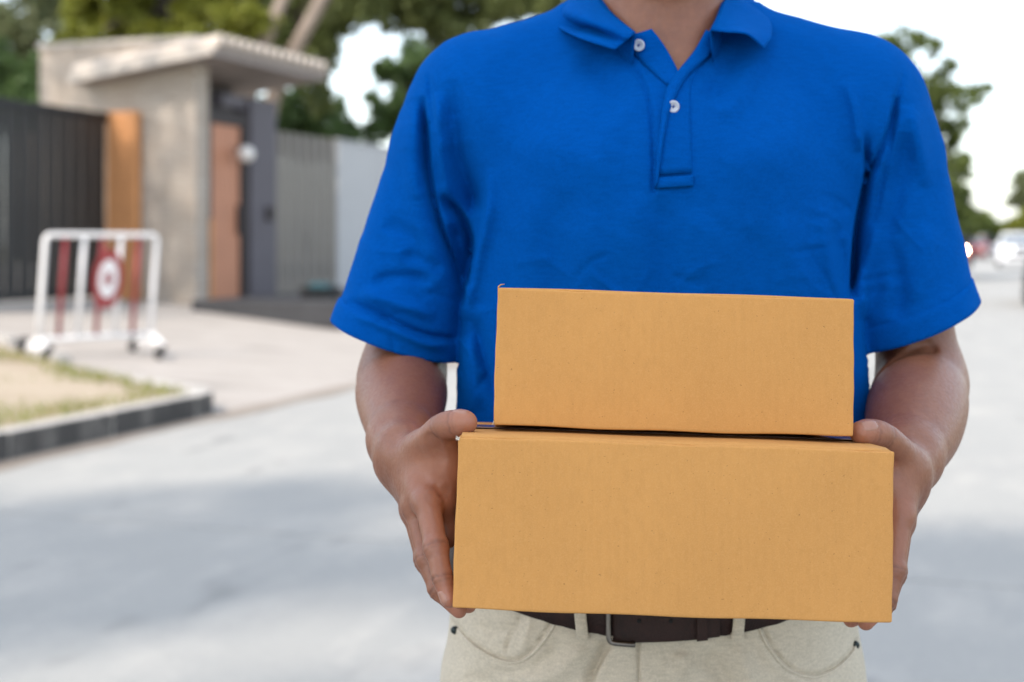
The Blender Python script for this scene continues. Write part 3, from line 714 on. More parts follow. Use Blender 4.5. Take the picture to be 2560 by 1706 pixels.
def surface_nets(sdf, lo, hi, h, blk=6, margin=1.5, refine=2):
    lo = np.asarray(lo, f32); hi = np.asarray(hi, f32)
    nbk = np.ceil((hi - lo) / (h * blk)).astype(int); N = nbk * blk
    bi = np.stack(np.meshgrid(*[np.arange(k) for k in nbk], indexing='ij'), -1).reshape(-1, 3)
    dc = sdf((lo + (bi + .5) * blk * h - h * .5).astype(f32))
    vals = np.repeat(np.repeat(np.repeat(dc.reshape(nbk), blk, 0), blk, 1), blk, 2).astype(f32)
    act = bi[np.abs(dc) < 0.87 * h * blk * margin]
    off = np.stack(np.meshgrid(*[np.arange(blk)] * 3, indexing='ij'), -1).reshape(-1, 3)
    for c0 in range(0, len(act), 4000):
        ii = (act[c0:c0 + 4000, None] * blk + off[None]).reshape(-1, 3)
        vals[ii[:, 0], ii[:, 1], ii[:, 2]] = sdf((lo + ii * h).astype(f32))
    s = vals < 0
    cnt = np.zeros(tuple(N - 1), np.uint8)
    for dx in (0, 1):
        for dy in (0, 1):
            for dz in (0, 1): cnt += s[dx:N[0] - 1 + dx, dy:N[1] - 1 + dy, dz:N[2] - 1 + dz]
    cells = np.argwhere((cnt > 0) & (cnt < 8)); del cnt
    cm = np.full(tuple(N - 1), -1, np.int32); cm[cells[:, 0], cells[:, 1], cells[:, 2]] = np.arange(len(cells))
    co = np.array([(a, b, c) for a in (0, 1) for b in (0, 1) for c in (0, 1)])
    cv = np.stack([vals[cells[:, 0] + o[0], cells[:, 1] + o[1], cells[:, 2] + o[2]] for o in co], 1)
    acc = np.zeros((len(cells), 3)); num = np.zeros(len(cells))
    for i in range(8):
        for j in range(i + 1, 8):
            if np.abs(co[i] - co[j]).sum() != 1: continue
            m_ = (cv[:, i] < 0) != (cv[:, j] < 0); t = cv[:, i] / np.where(m_, cv[:, i] - cv[:, j], 1)
            acc += np.where(m_[:, None], co[i] + t[:, None] * (co[j] - co[i]), 0); num += m_
    V = lo + (cells + acc / num[:, None]) * h
    Qs = []
    for ax in range(3):
        sl0 = [slice(1, None)] * 3; sl1 = [slice(1, None)] * 3; sl0[ax] = slice(0, -1); sl1[ax] = slice(1, None)
        a = s[tuple(sl0)]; b = s[tuple(sl1)]
        e = np.argwhere(a != b); e = e + np.array([0 if k == ax else 1 for k in range(3)])
        e = e[(e < (N - 1)).all(1)]
        u_, v_ = (ax + 1) % 3, (ax + 2) % 3; du = np.eye(3, dtype=int)[u_]; dv = np.eye(3, dtype=int)[v_]
        q = np.stack([cm[tuple((e - du - dv).T)], cm[tuple((e - dv).T)], cm[tuple(e.T)], cm[tuple((e - du).T)]], 1)
        inside = s[tuple(e.T)]
        q = np.where(inside[:, None], q, q[:, ::-1]); Qs.append(q[(q >= 0).all(1)])
    V = V.astype(f32)
    for _ in range(refine):
        d = sdf(V); g = grad(sdf, V, h * .5); V = V - np.clip(d, -h, h)[:, None] * g / np.maximum((g * g).sum(1), 0.05)[:, None]
    return V, np.concatenate(Qs)
def grad(sdf, V, e):
    g = np.zeros_like(V)
    for a in range(3):
        o = np.zeros(3, f32); o[a] = e; g[:, a] = (sdf(V + o) - sdf(V - o)) / (2 * e)
    return g
def smooth_mesh(V, Q, it=1, lam=0.5, sel=None):
    for _ in range(it):
        a = np.zeros_like(V, dtype=np.float64); n_ = np.zeros(len(V))
        for i in range(4):
            for j in (1, 3):
                np.add.at(a, Q[:, i], V[Q[:, (i + j) % 4]]); np.add.at(n_, Q[:, i], 1)
        W_ = V + lam * (a / np.maximum(n_, 1)[:, None] - V)
        V = W_ if sel is None else np.where(sel[:, None], W_, V)
    return V.astype(f32)

# fold maps: cloth relief drawn as strokes (points in photo pixels, width in px, height in metres)
HX0, HY0, HST = 640, -160, 4
def fold_map(strokes, nx=480, ny=490):
    gx, gy = np.meshgrid(HX0 + HST * np.arange(nx), HY0 + HST * np.arange(ny), indexing='ij'); Hm = np.zeros((nx, ny), f32)
    for pts, wd, amp, *rest in strokes:
        side = rest[0] if rest else 0; best = np.full(gx.shape, 1e9, f32); sg_ = np.zeros(gx.shape, f32); tt = np.zeros(gx.shape, f32)
        # resample through Catmull-Rom for smooth curves
        p = np.array(pts, float); pp = np.vstack([2 * p[0] - p[1], p, 2 * p[-1] - p[-2]]); cur = []
        for i in range(1, len(pp) - 2):
            for t in np.linspace(0, 1, 7)[:-1 if i < len(pp) - 3 else None]:
                cur.append(.5 * ((2 * pp[i]) + (pp[i + 1] - pp[i - 1]) * t + (2 * pp[i - 1] - 5 * pp[i] + 4 * pp[i + 1] - pp[i + 2]) * t * t + (3 * pp[i] - pp[i - 1] - 3 * pp[i + 1] + pp[i + 2]) * t ** 3))
        cur = np.array(cur); ns = len(cur) - 1; R_ = wd * 3.2
        x0 = int(max(0, (cur[:, 0].min() - R_ - HX0) // HST)); x1 = int(min(nx, (cur[:, 0].max() + R_ - HX0) // HST + 2))
        y0 = int(max(0, (cur[:, 1].min() - R_ - HY0) // HST)); y1 = int(min(ny, (cur[:, 1].max() + R_ - HY0) // HST + 2))
        if x1 <= x0 or y1 <= y0: continue
        X_, Y_ = gx[x0:x1, y0:y1], gy[x0:x1, y0:y1]; best = np.full(X_.shape, 1e9); sg_ = np.zeros(X_.shape); tt = np.zeros(X_.shape)
        for i in range(ns):
            a, b = cur[i], cur[i + 1]; d = b - a; L2 = max(d @ d, 1e-6); t = np.clip(((X_ - a[0]) * d[0] + (Y_ - a[1]) * d[1]) / L2, 0, 1)
            qx, qy = X_ - a[0] - t * d[0], Y_ - a[1] - t * d[1]; dd = np.sqrt(qx * qx + qy * qy); m_ = dd < best
            best = np.where(m_, dd, best); sg_ = np.where(m_, np.sign(d[0] * qy - d[1] * qx), sg_); tt = np.where(m_, (i + t) / ns, tt)
        taper = np.clip(np.minimum(tt, 1 - tt) * 5, 0, 1) ** .8
        if rest and len(rest) > 1: taper = rest[1](tt)
        wdl = np.where(sg_ * side < 0, wd * .3, wd) if side else wd
        Hm[x0:x1, y0:y1] += amp * np.exp(-(best / wdl) ** 2) * taper
    return Hm
def sample(Hm, P):
    px = 1280 + F * P[:, 0] / P[:, 1]; py = HZ - F * (P[:, 2] - CH) / P[:, 1]
    u_ = np.clip((px - HX0) / HST, 0, Hm.shape[0] - 1.001); v_ = np.clip((py - HY0) / HST, 0, Hm.shape[1] - 1.001)
    i = u_.astype(int); j = v_.astype(int); a = u_ - i; b = v_ - j
    return Hm[i, j] * (1 - a) * (1 - b) + Hm[i + 1, j] * a * (1 - b) + Hm[i, j + 1] * (1 - a) * b + Hm[i + 1, j + 1] * a * b
def hit(sdf, px, py, y0=1.15, y1=1.62):
    """where the line of sight through (px, py) meets the surface"""
    ts = np.linspace(y0, y1, 240).astype(f32); d = np.array([(px - 1280) / F, 1, -(py - HZ) / F], f32)
    P = ts[:, None] * d + np.array([0, 0, CH], f32); v = sdf(P); k = np.argmax(v < 0)
    if not (v < 0).any(): k = int(np.argmin(v)); return P[k].astype(float)
    if k == 0: return P[0].astype(float)
    t = ts[k - 1] + (ts[k] - ts[k - 1]) * v[k - 1] / (v[k - 1] - v[k]); return (t * d + np.array([0, 0, CH])).astype(float)

# ================================================================== THE MAN WITH THE PARCELS
CX = 0.155
man = empty('person', (CX, 1.47, 0), label='man in bright blue polo shirt and beige trousers holding two cardboard boxes', cat='person')
def ZP(P): return P[:, 2] - CH
def profile(P, cx, zk, wk, dk, ck, p=2.3, inset=0.0):
    T_ = spline_rows(np.stack([zk, wk, dk, ck], 1).astype(float), 10); z = ZP(P); w_ = np.interp(z, T_[:, 0], T_[:, 1]) - inset; d_ = np.interp(z, T_[:, 0], T_[:, 2]) - inset; c_ = np.interp(z, T_[:, 0], T_[:, 3])
    a = (P[:, 0] - cx); b = (P[:, 1] - c_); rho = ((np.abs(a) / w_) ** p + (np.abs(b) / d_) ** p) ** (1 / p) + 1e-6
    return np.sqrt(a * a + b * b + 1e-10) * (1 - 1 / rho)
TZ = [-.46, -.36, -.31, -.24, -.16, -.06, .02, .08, .13, .17, .205, .235]
TW = [.188, .193, .206, .212, .212, .205, .200, .196, .184, .160, .125, .090]
TD = [.100, .106, .111, .111, .111, .114, .121, .122, .111, .090, .070, .058]
TC = [1.465, 1.465, 1.467, 1.470, 1.472, 1.474, 1.475, 1.478, 1.484, 1.490, 1.496, 1.50]
def torso(P, inset=0.0): return np.maximum(profile(P, CX, TZ, TW, TD, TC, 2.25, inset), np.maximum(ZP(P) - .236, -.46 - ZP(P)))
SLL = ([PX(1178, 262, 1.50), PX(1112, 380, 1.495), PX(985, 850, 1.485), PX(975, 930, 1.483)], [.060, .0555, .066, .068])
SLR = ([PX(2160, 264, 1.50), PX(2205, 400, 1.495), PX(2288, 812, 1.485), PX(2304, 896, 1.483)], [.059, .0620, .0655, .067])
def shoulders(P, g=0.0):
    a = cone(P, (CX - .045, 1.502, CH + .205), PX(1240, 314, 1.495), .052 - g, .087 - g); b = cone(P, (CX + .045, 1.502, CH + .205), PX(2093, 314, 1.495), .052 - g, .087 - g)
    a2_ = cone(P, PX(1480, 128, 1.502), PX(1240, 252, 1.50), .050 - g, .0745 - g); b2_ = cone(P, PX(1830, 128, 1.502), PX(2093, 254, 1.50), .050 - g, .0745 - g)
    return smin(np.minimum(a, b), np.minimum(a2_, b2_), .02)
TAP1 = lambda t: np.clip(t * 4, 0, 1)
SHIRT_FOLDS = [
    # image-left armhole and sleeve
    ([(1060, 240), (1068, 330), (1078, 450), (1102, 560), (1138, 660), (1170, 770)], 15, -.011, 1),
    ([(1092, 230), (1098, 330), (1108, 430), (1126, 520)], 17, .005),
    ([(1132, 200), (1138, 310), (1150, 400), (1180, 480), (1196, 540)], 24, -.006),
    ([(1222, 420), (1214, 540), (1192, 640), (1170, 730), (1160, 800)], 22, .006, -1),
    ([(1104, 488), (1148, 528), (1178, 600), (1178, 690)], 20, -.010, 1),
    ([(1130, 560), (1150, 640), (1168, 720)], 16, -.008),
    ([(1035, 260), (1035, 380), (1042, 500)], 20, .003),
    ([(1010, 300), (1020, 420), (1060, 600), (1110, 720)], 24, .003),
    ([(930, 705), (1000, 692), (1080, 700)], 15, -.0035), ([(900, 730), (990, 760), (1090, 790)], 16, .004),
    ([(868, 752), (960, 792), (1060, 838), (1140, 852)], 10, -.0040), ([(1000, 640), (1060, 650), (1110, 680)], 18, -.003),
    ([(880, 785), (960, 815), (1060, 858), (1120, 862)], 12, .003), ([(960, 560), (1010, 580), (1070, 640)], 22, -.0025),
    # image-right armhole and sleeve
    ([(2158, 330), (2164, 420), (2152, 500), (2138, 580), (2130, 660), (2124, 760)], 13, -.011, -1),
    ([(2238, 240), (2222, 320), (2190, 390), (2160, 450)], 15, -.006, -1),
    ([(2115, 200), (2140, 290), (2150, 380)], 14, .004), ([(2262, 175), (2240, 260), (2226, 360), (2204, 470), (2180, 560)], 7, -.0022),
    ([(2278, 260), (2298, 360), (2318, 470)], 22, .004), ([(2260, 330), (2250, 450), (2210, 620)], 22, -.0035), ([(2330, 560), (2310, 680), (2280, 760)], 26, .003),
    ([(2230, 600), (2250, 720), (2240, 800)], 20, -.003), ([(2190, 560), (2170, 680), (2160, 800)], 18, .004),
    ([(2080, 540), (2102, 650), (2116, 750)], 18, -.0035), ([(2060, 520), (2078, 640), (2090, 760)], 24, .004),
    # chest and belly drape
    ([(1395, 470), (1385, 600), (1392, 760), (1400, 900)], 40, -0.0025), ([(1330, 470), (1310, 640), (1320, 820)], 45, 0.0022), ([(1475, 520), (1465, 680), (1470, 820)], 40, 0.0022),
    ([(1650, 490), (1662, 620), (1655, 780)], 32, -0.0022), ([(1585, 480), (1570, 640), (1575, 800)], 45, 0.0019), ([(1740, 520), (1750, 660), (1740, 800)], 45, 0.0019),
    ([(1950, 540), (1990, 660), (2010, 780)], 34, 0.0022), ([(1880, 560), (1905, 680), (1900, 800)], 40, -0.0019),
    ([(1300, 330), (1420, 380), (1560, 400)], 70, 0.0028), ([(1790, 400), (1920, 380), (2040, 330)], 70, 0.0028),
    ([(1190, 800), (1215, 900), (1250, 1010)], 16, -.005), ([(1165, 840), (1180, 930), (1190, 1030)], 20, .004),
    # shoulder and neck
    ([(1070, 180), (1078, 260), (1088, 330)], 6, -.0018), ([(1545, 128), (1598, 190), (1624, 262), (1634, 380), (1633, 480)], 6, -.0022, 0, TAP1),
    ([(1480, 130), (1500, 200), (1560, 280)], 40, -.003), ([(1830, 120), (1800, 200), (1770, 260)], 26, -.004), ([(1900, 130), (1850, 230), (1800, 300)], 30, .003),
]
_r = random.Random(3)
for _k in range(46):        # small wrinkles round the armholes, over the sleeves and above the box
    zx, zy, dx_, dy_ = _r.choice([(1010, 640, 70, 130), (1040, 760, 80, 70), (1110, 420, 40, 130), (2250, 640, 70, 130), (2200, 440, 40, 110), (2060, 620, 50, 110), (1500, 690, 260, 40), (1830, 690, 240, 40), (1240, 880, 40, 90)])
    cx_, cy_ = zx + _r.uniform(-1, 1) * dx_, zy + _r.uniform(-1, 1) * dy_; an_ = _r.choice([.25, -.2, 1.1, 1.9, 2.7]) + _r.uniform(-.4, .4); L_ = _r.uniform(45, 85); bx_ = _r.uniform(-.25, .25) * L_
    ux, uy = math.cos(an_), math.sin(an_)
    SHIRT_FOLDS.append(([(cx_ - ux * L_, cy_ - uy * L_), (cx_ - uy * bx_, cy_ + ux * bx_), (cx_ + ux * L_, cy_ + uy * L_)], _r.uniform(7, 13), _r.choice([-1, 1]) * _r.uniform(.0004, .0009)))
HS = np.clip(fold_map(SHIRT_FOLDS) * 1.9, -.022, .016)
def shirt_parts(P):
    t = torso(P); s_ = smin(t, shoulders(P), .035)
    l = chain(P, *SLL, k=.01); r = chain(P, *SLR, k=.01); z = ZP(P)
    k = .010 + .020 * sstep(.0, .15, z)
    return s_, l, r, k
def shirt_sdf(P):
    s_, l, r, k = shirt_parts(P)
    d = smin(smin(s_, l, k), r, k)
    m_ = 1 - sstep(1.455, 1.505, P[:, 1])
    wob = .0004 * np.sin(P[:, 0] * 61 + 3 * np.sin(P[:, 2] * 23)) * np.sin(P[:, 2] * 37 + P[:, 1] * 30) + .0003 * np.sin(P[:, 0] * 140 + P[:, 2] * 60 + 2 * np.sin(P[:, 2] * 90))
    return d - m_ * sample(HS, P) - wob
V, Q = surface_nets(shirt_sdf, (-.23, 1.30, CH - .47), (.54, 1.62, CH + .27), .0021)
# neck opening
px = 1280 + F * V[:, 0] / V[:, 1]; py = HZ - F * (V[:, 2] - CH) / V[:, 1]
def in_poly(px, py, poly):
    r_ = np.zeros(len(px), bool); n_ = len(poly)
    for i in range(n_):
        (x0, y0), (x1, y1) = poly[i], poly[(i + 1) % n_]
        c_ = ((y0 > py) != (y1 > py)) & (px < (x1 - x0) * (py - y0) / (y1 - y0 + 1e-9) + x0); r_ ^= c_
    return r_
dele = in_poly(px, py, [(1470, -160), (1480, 0), (1560, 86), (1640, 100), (1689, 186), (1740, 130), (1800, 70), (1830, 0), (1840, -160)]) & (V[:, 1] < 1.50)
nx = np.hypot(V[:, 0] - CX, (V[:, 1] - 1.495) * .95); dele |= (nx < .068) & (V[:, 2] > CH + .19)
# sleeve hems: cut clean with a plane
s_, l_, r_, _ = shirt_parts(V.astype(f32))
HEML = (PX(987, 846, 1.485), np.array([-.308, .11, -.945])); HEMR = (PX(2291, 808, 1.485), np.array([.395, .10, -.913]))
onl = (l_ < s_) & (V[:, 0] < CX); onr = (r_ < s_) & (V[:, 0] > CX)
def snap(V, Q, on, hem, dele):
    """drop everything past the hem plane and pull the last ring onto it"""
    d = (V - hem[0]) @ (hem[1] / np.linalg.norm(hem[1])); past = on & (d > 0)
    fm = past[Q]; cross = fm.any(1) & ~fm.all(1)
    ring = np.zeros(len(V), bool); ring[Q[cross].ravel()] = True; ring &= ~past
    nn = hem[1] / np.linalg.norm(hem[1]); V2 = V.copy(); V2[ring] -= (d[ring])[:, None] * nn
    return V2, past | dele, ring
V, dele, ringl = snap(V, Q, onl, HEML, dele); V, dele, ringr = snap(V, Q, onr, HEMR, dele)
Q = Q[~dele[Q].any(1)]
used = np.zeros(len(V), bool); used[Q.ravel()] = True; idx = np.cumsum(used) - 1; V = V[used]; Q = idx[Q]
# turn the hems under: rim quads running inwards
def rims(V, Q, depth=.0035):
    e = np.concatenate([Q[:, [i, (i + 1) % 4]] for i in range(4)]); key = np.sort(e, 1); kk = key[:, 0].astype(np.int64) * len(V) + key[:, 1]
    _, inv, cnt = np.unique(kk, return_inverse=True, return_counts=True); be = e[cnt[inv] == 1]
    nrm = np.zeros_like(V, dtype=np.float64); fn = np.cross(V[Q[:, 2]] - V[Q[:, 0]], V[Q[:, 3]] - V[Q[:, 1]])
    for i in range(4): np.add.at(nrm, Q[:, i], fn)
    nrm /= np.linalg.norm(nrm, axis=1)[:, None] + 1e-12
    bv = np.unique(be); mp = -np.ones(len(V), int); mp[bv] = len(V) + np.arange(len(bv))
    V2 = np.vstack([V, V[bv] - nrm[bv] * depth]); Q2 = np.stack([be[:, 1], be[:, 0], mp[be[:, 0]], mp[be[:, 1]]], 1)
    return V2, np.vstack([Q, Q2])
# raised hem band on both sleeves
for on_, hem in ((HEML, HEML), (HEMR, HEMR)):
    nn = hem[1] / np.linalg.norm(hem[1]); d = -(V - hem[0]) @ nn
    rad = V - hem[0]; rad = rad - (rad @ nn)[:, None] * nn; rl = np.linalg.norm(rad, axis=1)
    near = (rl < .10) & (d > -.005) & (d < .06)
    sleeve = near & ((V[:, 0] < CX - .2) if hem is HEML else (V[:, 0] > CX + .2))
    lift = .0016 * (1 - sstep(.0225, .0245, d)) - .0011 * np.exp(-((d - .0245) / .0016) ** 2)
    V = V + np.where(sleeve, lift, 0)[:, None] * rad / (rl[:, None] + 1e-9)
V, Q = rims(V, Q)
shirt = mesh_obj('polo_shirt', V, Q, M['shirt'], man)

def patch(name, rows, sdf, mat, parent, th=.0025, sub=(2, 2), smooth=True, y0=1.15):
    """cloth strip: rows of (px, py, offset) laid on a surface and lifted off it by `offset` metres"""
    R = np.array(rows, float)                      # (n, m, 3)
    def dens(A, k):
        n_ = A.shape[0]; t = np.linspace(0, n_ - 1, (n_ - 1) * k + 1); out = []
        Ap = np.concatenate([2 * A[:1] - A[1:2], A, 2 * A[-1:] - A[-2:-1]])
        for x in t:
            i = min(int(x), n_ - 2); f = x - i; p0, p1, p2, p3 = Ap[i], Ap[i + 1], Ap[i + 2], Ap[i + 3]
            out.append(.5 * (2 * p1 + (p2 - p0) * f + (2 * p0 - 5 * p1 + 4 * p2 - p3) * f * f + (3 * p1 - p0 - 3 * p2 + p3) * f ** 3))
        return np.array(out)
    R = dens(R, sub[0]); R = dens(R.transpose(1, 0, 2), sub[1]).transpose(1, 0, 2)
    n_, m_ = R.shape[:2]; Vf = np.zeros((n_, m_, 3)); Vb = np.zeros((n_, m_, 3))
    for i in range(n_):
        for j in range(m_):
            p = hit(sdf, R[i, j, 0], R[i, j, 1], y0); d = p - np.array([0, 0, CH]); d /= np.linalg.norm(d)
            Vf[i, j] = p - d * R[i, j, 2]; Vb[i, j] = p - d * (R[i, j, 2] - th)
    return grid_solid(name, Vf, Vb, mat, parent, smooth)
def grid_solid(name, Vf, Vb, mat, parent, smooth=True):
    n_, m_ = Vf.shape[:2]; N = n_ * m_; Vv = np.concatenate([Vf.reshape(-1, 3), Vb.reshape(-1, 3)]); Qq = []
    ix = lambda i, j: i * m_ + j
    for i in range(n_ - 1):
        for j in range(m_ - 1):
            Qq.append((ix(i, j), ix(i + 1, j), ix(i + 1, j + 1), ix(i, j + 1))); Qq.append((N + ix(i, j), N + ix(i, j + 1), N + ix(i + 1, j + 1), N + ix(i + 1, j)))
    for i in range(n_ - 1):
        Qq.append((ix(i, 0), N + ix(i, 0), N + ix(i + 1, 0), ix(i + 1, 0))); Qq.append((ix(i, m_ - 1), ix(i + 1, m_ - 1), N + ix(i + 1, m_ - 1), N + ix(i, m_ - 1)))
    for j in range(m_ - 1):
        Qq.append((ix(0, j), ix(0, j + 1), N + ix(0, j + 1), N + ix(0, j))); Qq.append((ix(n_ - 1, j), N + ix(n_ - 1, j), N + ix(n_ - 1, j + 1), ix(n_ - 1, j + 1)))
    return mesh_obj(name, Vv, Qq, mat, parent, smooth)
def head_sdf(P):
    ins = .010 + .018 * sstep(.045, .11, np.abs(P[:, 0] - CX)); d = np.maximum(torso(P, ins), -.20 - ZP(P)); d = smin(d, shoulders(P, .010) + (ins - .010), .03)
    nk = chain(P, [(CX, 1.500, CH + .13), (CX, 1.482, CH + .205), (CX, 1.465, CH + .31)], [.066, .0585, .056], .02); d = smin(d, nk, .03)
    for s in (-1, 1):      # neck muscles and collar bones
        d = smin(d, cone(P, (CX + s * .058, 1.47, CH + .32), (CX + s * .012, 1.418, CH + .150), .010, .008), .022)
        d = smin(d, cone(P, (CX + s * .014, 1.413, CH + .146), (CX + s * .13, 1.455, CH + .168), .008, .008), .018)
    sk = smin(ell(P, (CX, 1.470, CH + .415), (.076, .098, .100)), ell(P, (CX, 1.432, CH + .350), (.062, .070, .088)), .03)
    sk = smin(sk, ell(P, (CX, 1.392, CH + .283), (.030, .028, .024)), .03)
    sk = smin(sk, chain(P, [(CX, 1.368, CH + .395), (CX, 1.343, CH + .350)], [.009, .015], .004), .012)
    for s in (-1, 1):
        sk = smin(sk, ell(P, (CX + s * .078, 1.475, CH + .375), (.009, .020, .033)), .006); sk = smin(sk, cone(P, (CX + s * .013, 1.372, CH + .405), (CX + s * .045, 1.388, CH + .41), .008, .008), .012)
        sk = smax(sk, -ell(P, (CX + s * .032, 1.362, CH + .388), (.017, .012, .010)), .008)
    sk = smin(sk, ell(P, (CX, 1.364, CH + .316), (.024, .012, .006)), .006); sk = smin(sk, ell(P, (CX, 1.366, CH + .305), (.020, .012, .007)), .006)
    return smin(d, sk, .022)
def neck_sdf(P): return np.minimum(shirt_sdf(P), head_sdf(P) - .001)
# placket, facing and flap
patch('placket', [[(1740, 140, .004), (1750, 142, .003), (1756, 146, .0012)], [(1700, 215, .004), (1716, 215, .003), (1727, 215, .0014)], [(1668, 290, .004), (1700, 290, .0034), (1726, 290, .0016)], [(1655, 370, .004), (1692, 370, .0034), (1728, 370, .0018)],
                  [(1645, 436, .004), (1690, 434, .0036), (1730, 431, .0022)]], shirt_sdf, M['shirt'], shirt, .004, (4, 3))
patch('placket_tab', [[(1641, 445, .0045), (1690, 442, .0048), (1733, 439, .0045)], [(1640, 458, .0052), (1690, 455, .0055), (1733, 452, .0052)], [(1640, 471, .0045), (1690, 468, .0048), (1733, 465, .0045)]], shirt_sdf, M['shirt'], shirt, .005, (3, 3))
patch('facing', [[(1548, 92, .003), (1590, 84, .006), (1629, 72, .006)], [(1585, 135, .003), (1624, 122, .006), (1661, 114, .006)], [(1632, 180, .003), (1665, 175, .006), (1692, 170, .006)],
                 [(1668, 212, .003), (1686, 208, .005), (1702, 204, .005)]], neck_sdf, M['shirt'], shirt, .003, (4, 3))
fl = []
for (xl, yl), (xr, yr), o_ in zip([(1765, 74), (1736, 126), (1694, 178), (1670, 214), (1656, 270), (1646, 350), (1641, 420), (1637, 474)],
                                 [(1806, 98), (1772, 140), (1722, 186), (1694, 232), (1674, 282), (1661, 345), (1653, 402), (1646, 452)], [.011, .012, .012, .011, .0095, .008, .0068, .0055]):
    f_ = lambda t: (xl + (xr - xl) * t, yl + (yr - yl) * t)
    fl.append([(*f_(0), o_ - .005), (*f_(.3), o_), (*f_(.7), o_), (*f_(1), o_ - .004)])
patch('placket_flap', fl, neck_sdf, M['shirt'], shirt, .006, (4, 3))
def button(px_, py_, off, tilt=(0, 0)):
    p = hit(neck_sdf, px_, py_); d = p - np.array([0, 0, CH]); d /= np.linalg.norm(d); c = Vector(p - d * off); ax_ = Vector((-d[0] + tilt[0], -d[1], -d[2] + tilt[1])).normalized()
    u_ = ax_.orthogonal().normalized(); v_ = ax_.cross(u_); bm = bmesh.new(); prof = [(.0001, .0012), (.0034, .0012), (.0042, .0020), (.0054, .0022), (.0061, .0012), (.0060, 0), (.0001, -.0004)]; seg = 28; rings = []
    for r_, h_ in prof: rings.append([bm.verts.new(c + ax_ * h_ + (u_ * math.cos(2 * math.pi * k / seg) + v_ * math.sin(2 * math.pi * k / seg)) * r_) for k in range(seg)])
    for a, b in zip(rings, rings[1:]):
        for k in range(seg): bm.faces.new((a[k], b[k], b[(k + 1) % seg], a[(k + 1) % seg]))
    bt = bm_obj('button', bm, M['button'], shirt, True)
    for sx in (-1, 1):
        for sy in (-1, 1):
            q = c + u_ * sx * .0013 + v_ * sy * .0013 + ax_ * .0013; b2 = bmesh.new(); b_tube(b2, [q - ax_ * .0004, q + ax_ * .0001], .00055, 8); b2.free()
    b2 = bmesh.new(); b_tube(b2, [c + ax_ * .0014 - u_ * .0014 - v_ * .0012, c + ax_ * .0018, c + ax_ * .0014 + u_ * .0014 + v_ * .0012], .0004, 6)
    b_tube(b2, [c + ax_ * .0014 + u_ * .0014 - v_ * .0012, c + ax_ * .0018, c + ax_ * .0014 - u_ * .0014 + v_ * .0012], .0004, 6)
    bm_obj('button_thread', b2, M['thread'], shirt, True)
button(1597, 114, .0085, (-.15, .1)); button(1683, 267, .0052, (.1, 0))
# collar: two wings, each lofted from the fold line to the free edge
WL = [[(1655, -75, 1.555), (1560, -80, 1.54), (1505, -45, 1.50), (1500, -10, 1.465), (1516, 20, 1.44), (1550, 52, 1.415), (1588, 82, 1.393)],
      [(1655, -50, 1.585), (1540, -52, 1.565), (1464, -30, 1.51), (1424, 14, 1.456), (1444, 42, 1.416), (1502, 66, 1.392), (1573, 95, 1.381)],
      [(1655, -25, 1.60), (1520, -25, 1.58), (1440, -12, 1.52), (1402, 40, 1.472), (1440, 64, 1.456), (1494, 78, 1.424), (1556, 108, 1.383)],
      [(1655, 0, 1.605), (1500, 0, 1.585), (1415, 6, 1.525), (1386, 56, 1.468), (1430, 86, 1.408), (1476, 104, 1.378), (1537, 124, 1.371)]]
WR = [[(1655, -75, 1.555), (1750, -80, 1.54), (1805, -45, 1.50), (1812, -10, 1.465), (1804, 20, 1.435), (1791, 50, 1.41), (1777, 76, 1.392)],
      [(1655, -50, 1.585), (1770, -52, 1.565), (1840, -30, 1.51), (1852, 2, 1.458), (1848, 32, 1.428), (1836, 58, 1.398), (1818, 80, 1.374)],
      [(1655, -25, 1.60), (1790, -25, 1.58), (1868, -12, 1.52), (1888, 22, 1.462), (1892, 52, 1.430), (1884, 74, 1.398), (1868, 86, 1.366)],
      [(1655, 0, 1.605), (1810, 0, 1.585), (1880, 5, 1.525), (1915, 40, 1.465), (1929, 68, 1.432), (1926, 98, 1.404), (1909, 122, 1.383)]]
for rows in (WL, WR):
    A_ = np.array([[PX(*p) for p in r_] for r_ in rows]); A_ = spline_rows(A_, 6); A_ = spline_rows(A_.transpose(1, 0, 2), 6).transpose(1, 0, 2)
    du = np.gradient(A_, axis=0); dv = np.gradient(A_, axis=1); nn = np.cross(du, dv); nn /= np.linalg.norm(nn, axis=2)[..., None] + 1e-9
    sgn = np.sign((nn * (A_ - np.array([CX, 1.49, CH + .2]))).sum()); nn *= sgn
    grid_solid('collar', A_ + nn * .0009, A_ - nn * .0009, M['shirt'], shirt)
    st = np.array([[PX(p[0], p[1], p[2]) for p in rows[0]], [PX(p[0] + (-8 if rows is WL else 8), p[1] + 80, p[2] + .006) for p in rows[0]]])
    st = spline_rows(st.transpose(1, 0, 2), 5).transpose(1, 0, 2); cc = np.array([CX, 1.485, 0])
    o2 = st - cc; o2[..., 2] = 0; o2 /= np.linalg.norm(o2, axis=2)[..., None]; grid_solid('collar_stand', st - o2 * .001, st - o2 * .0025, M['shirt'], shirt)

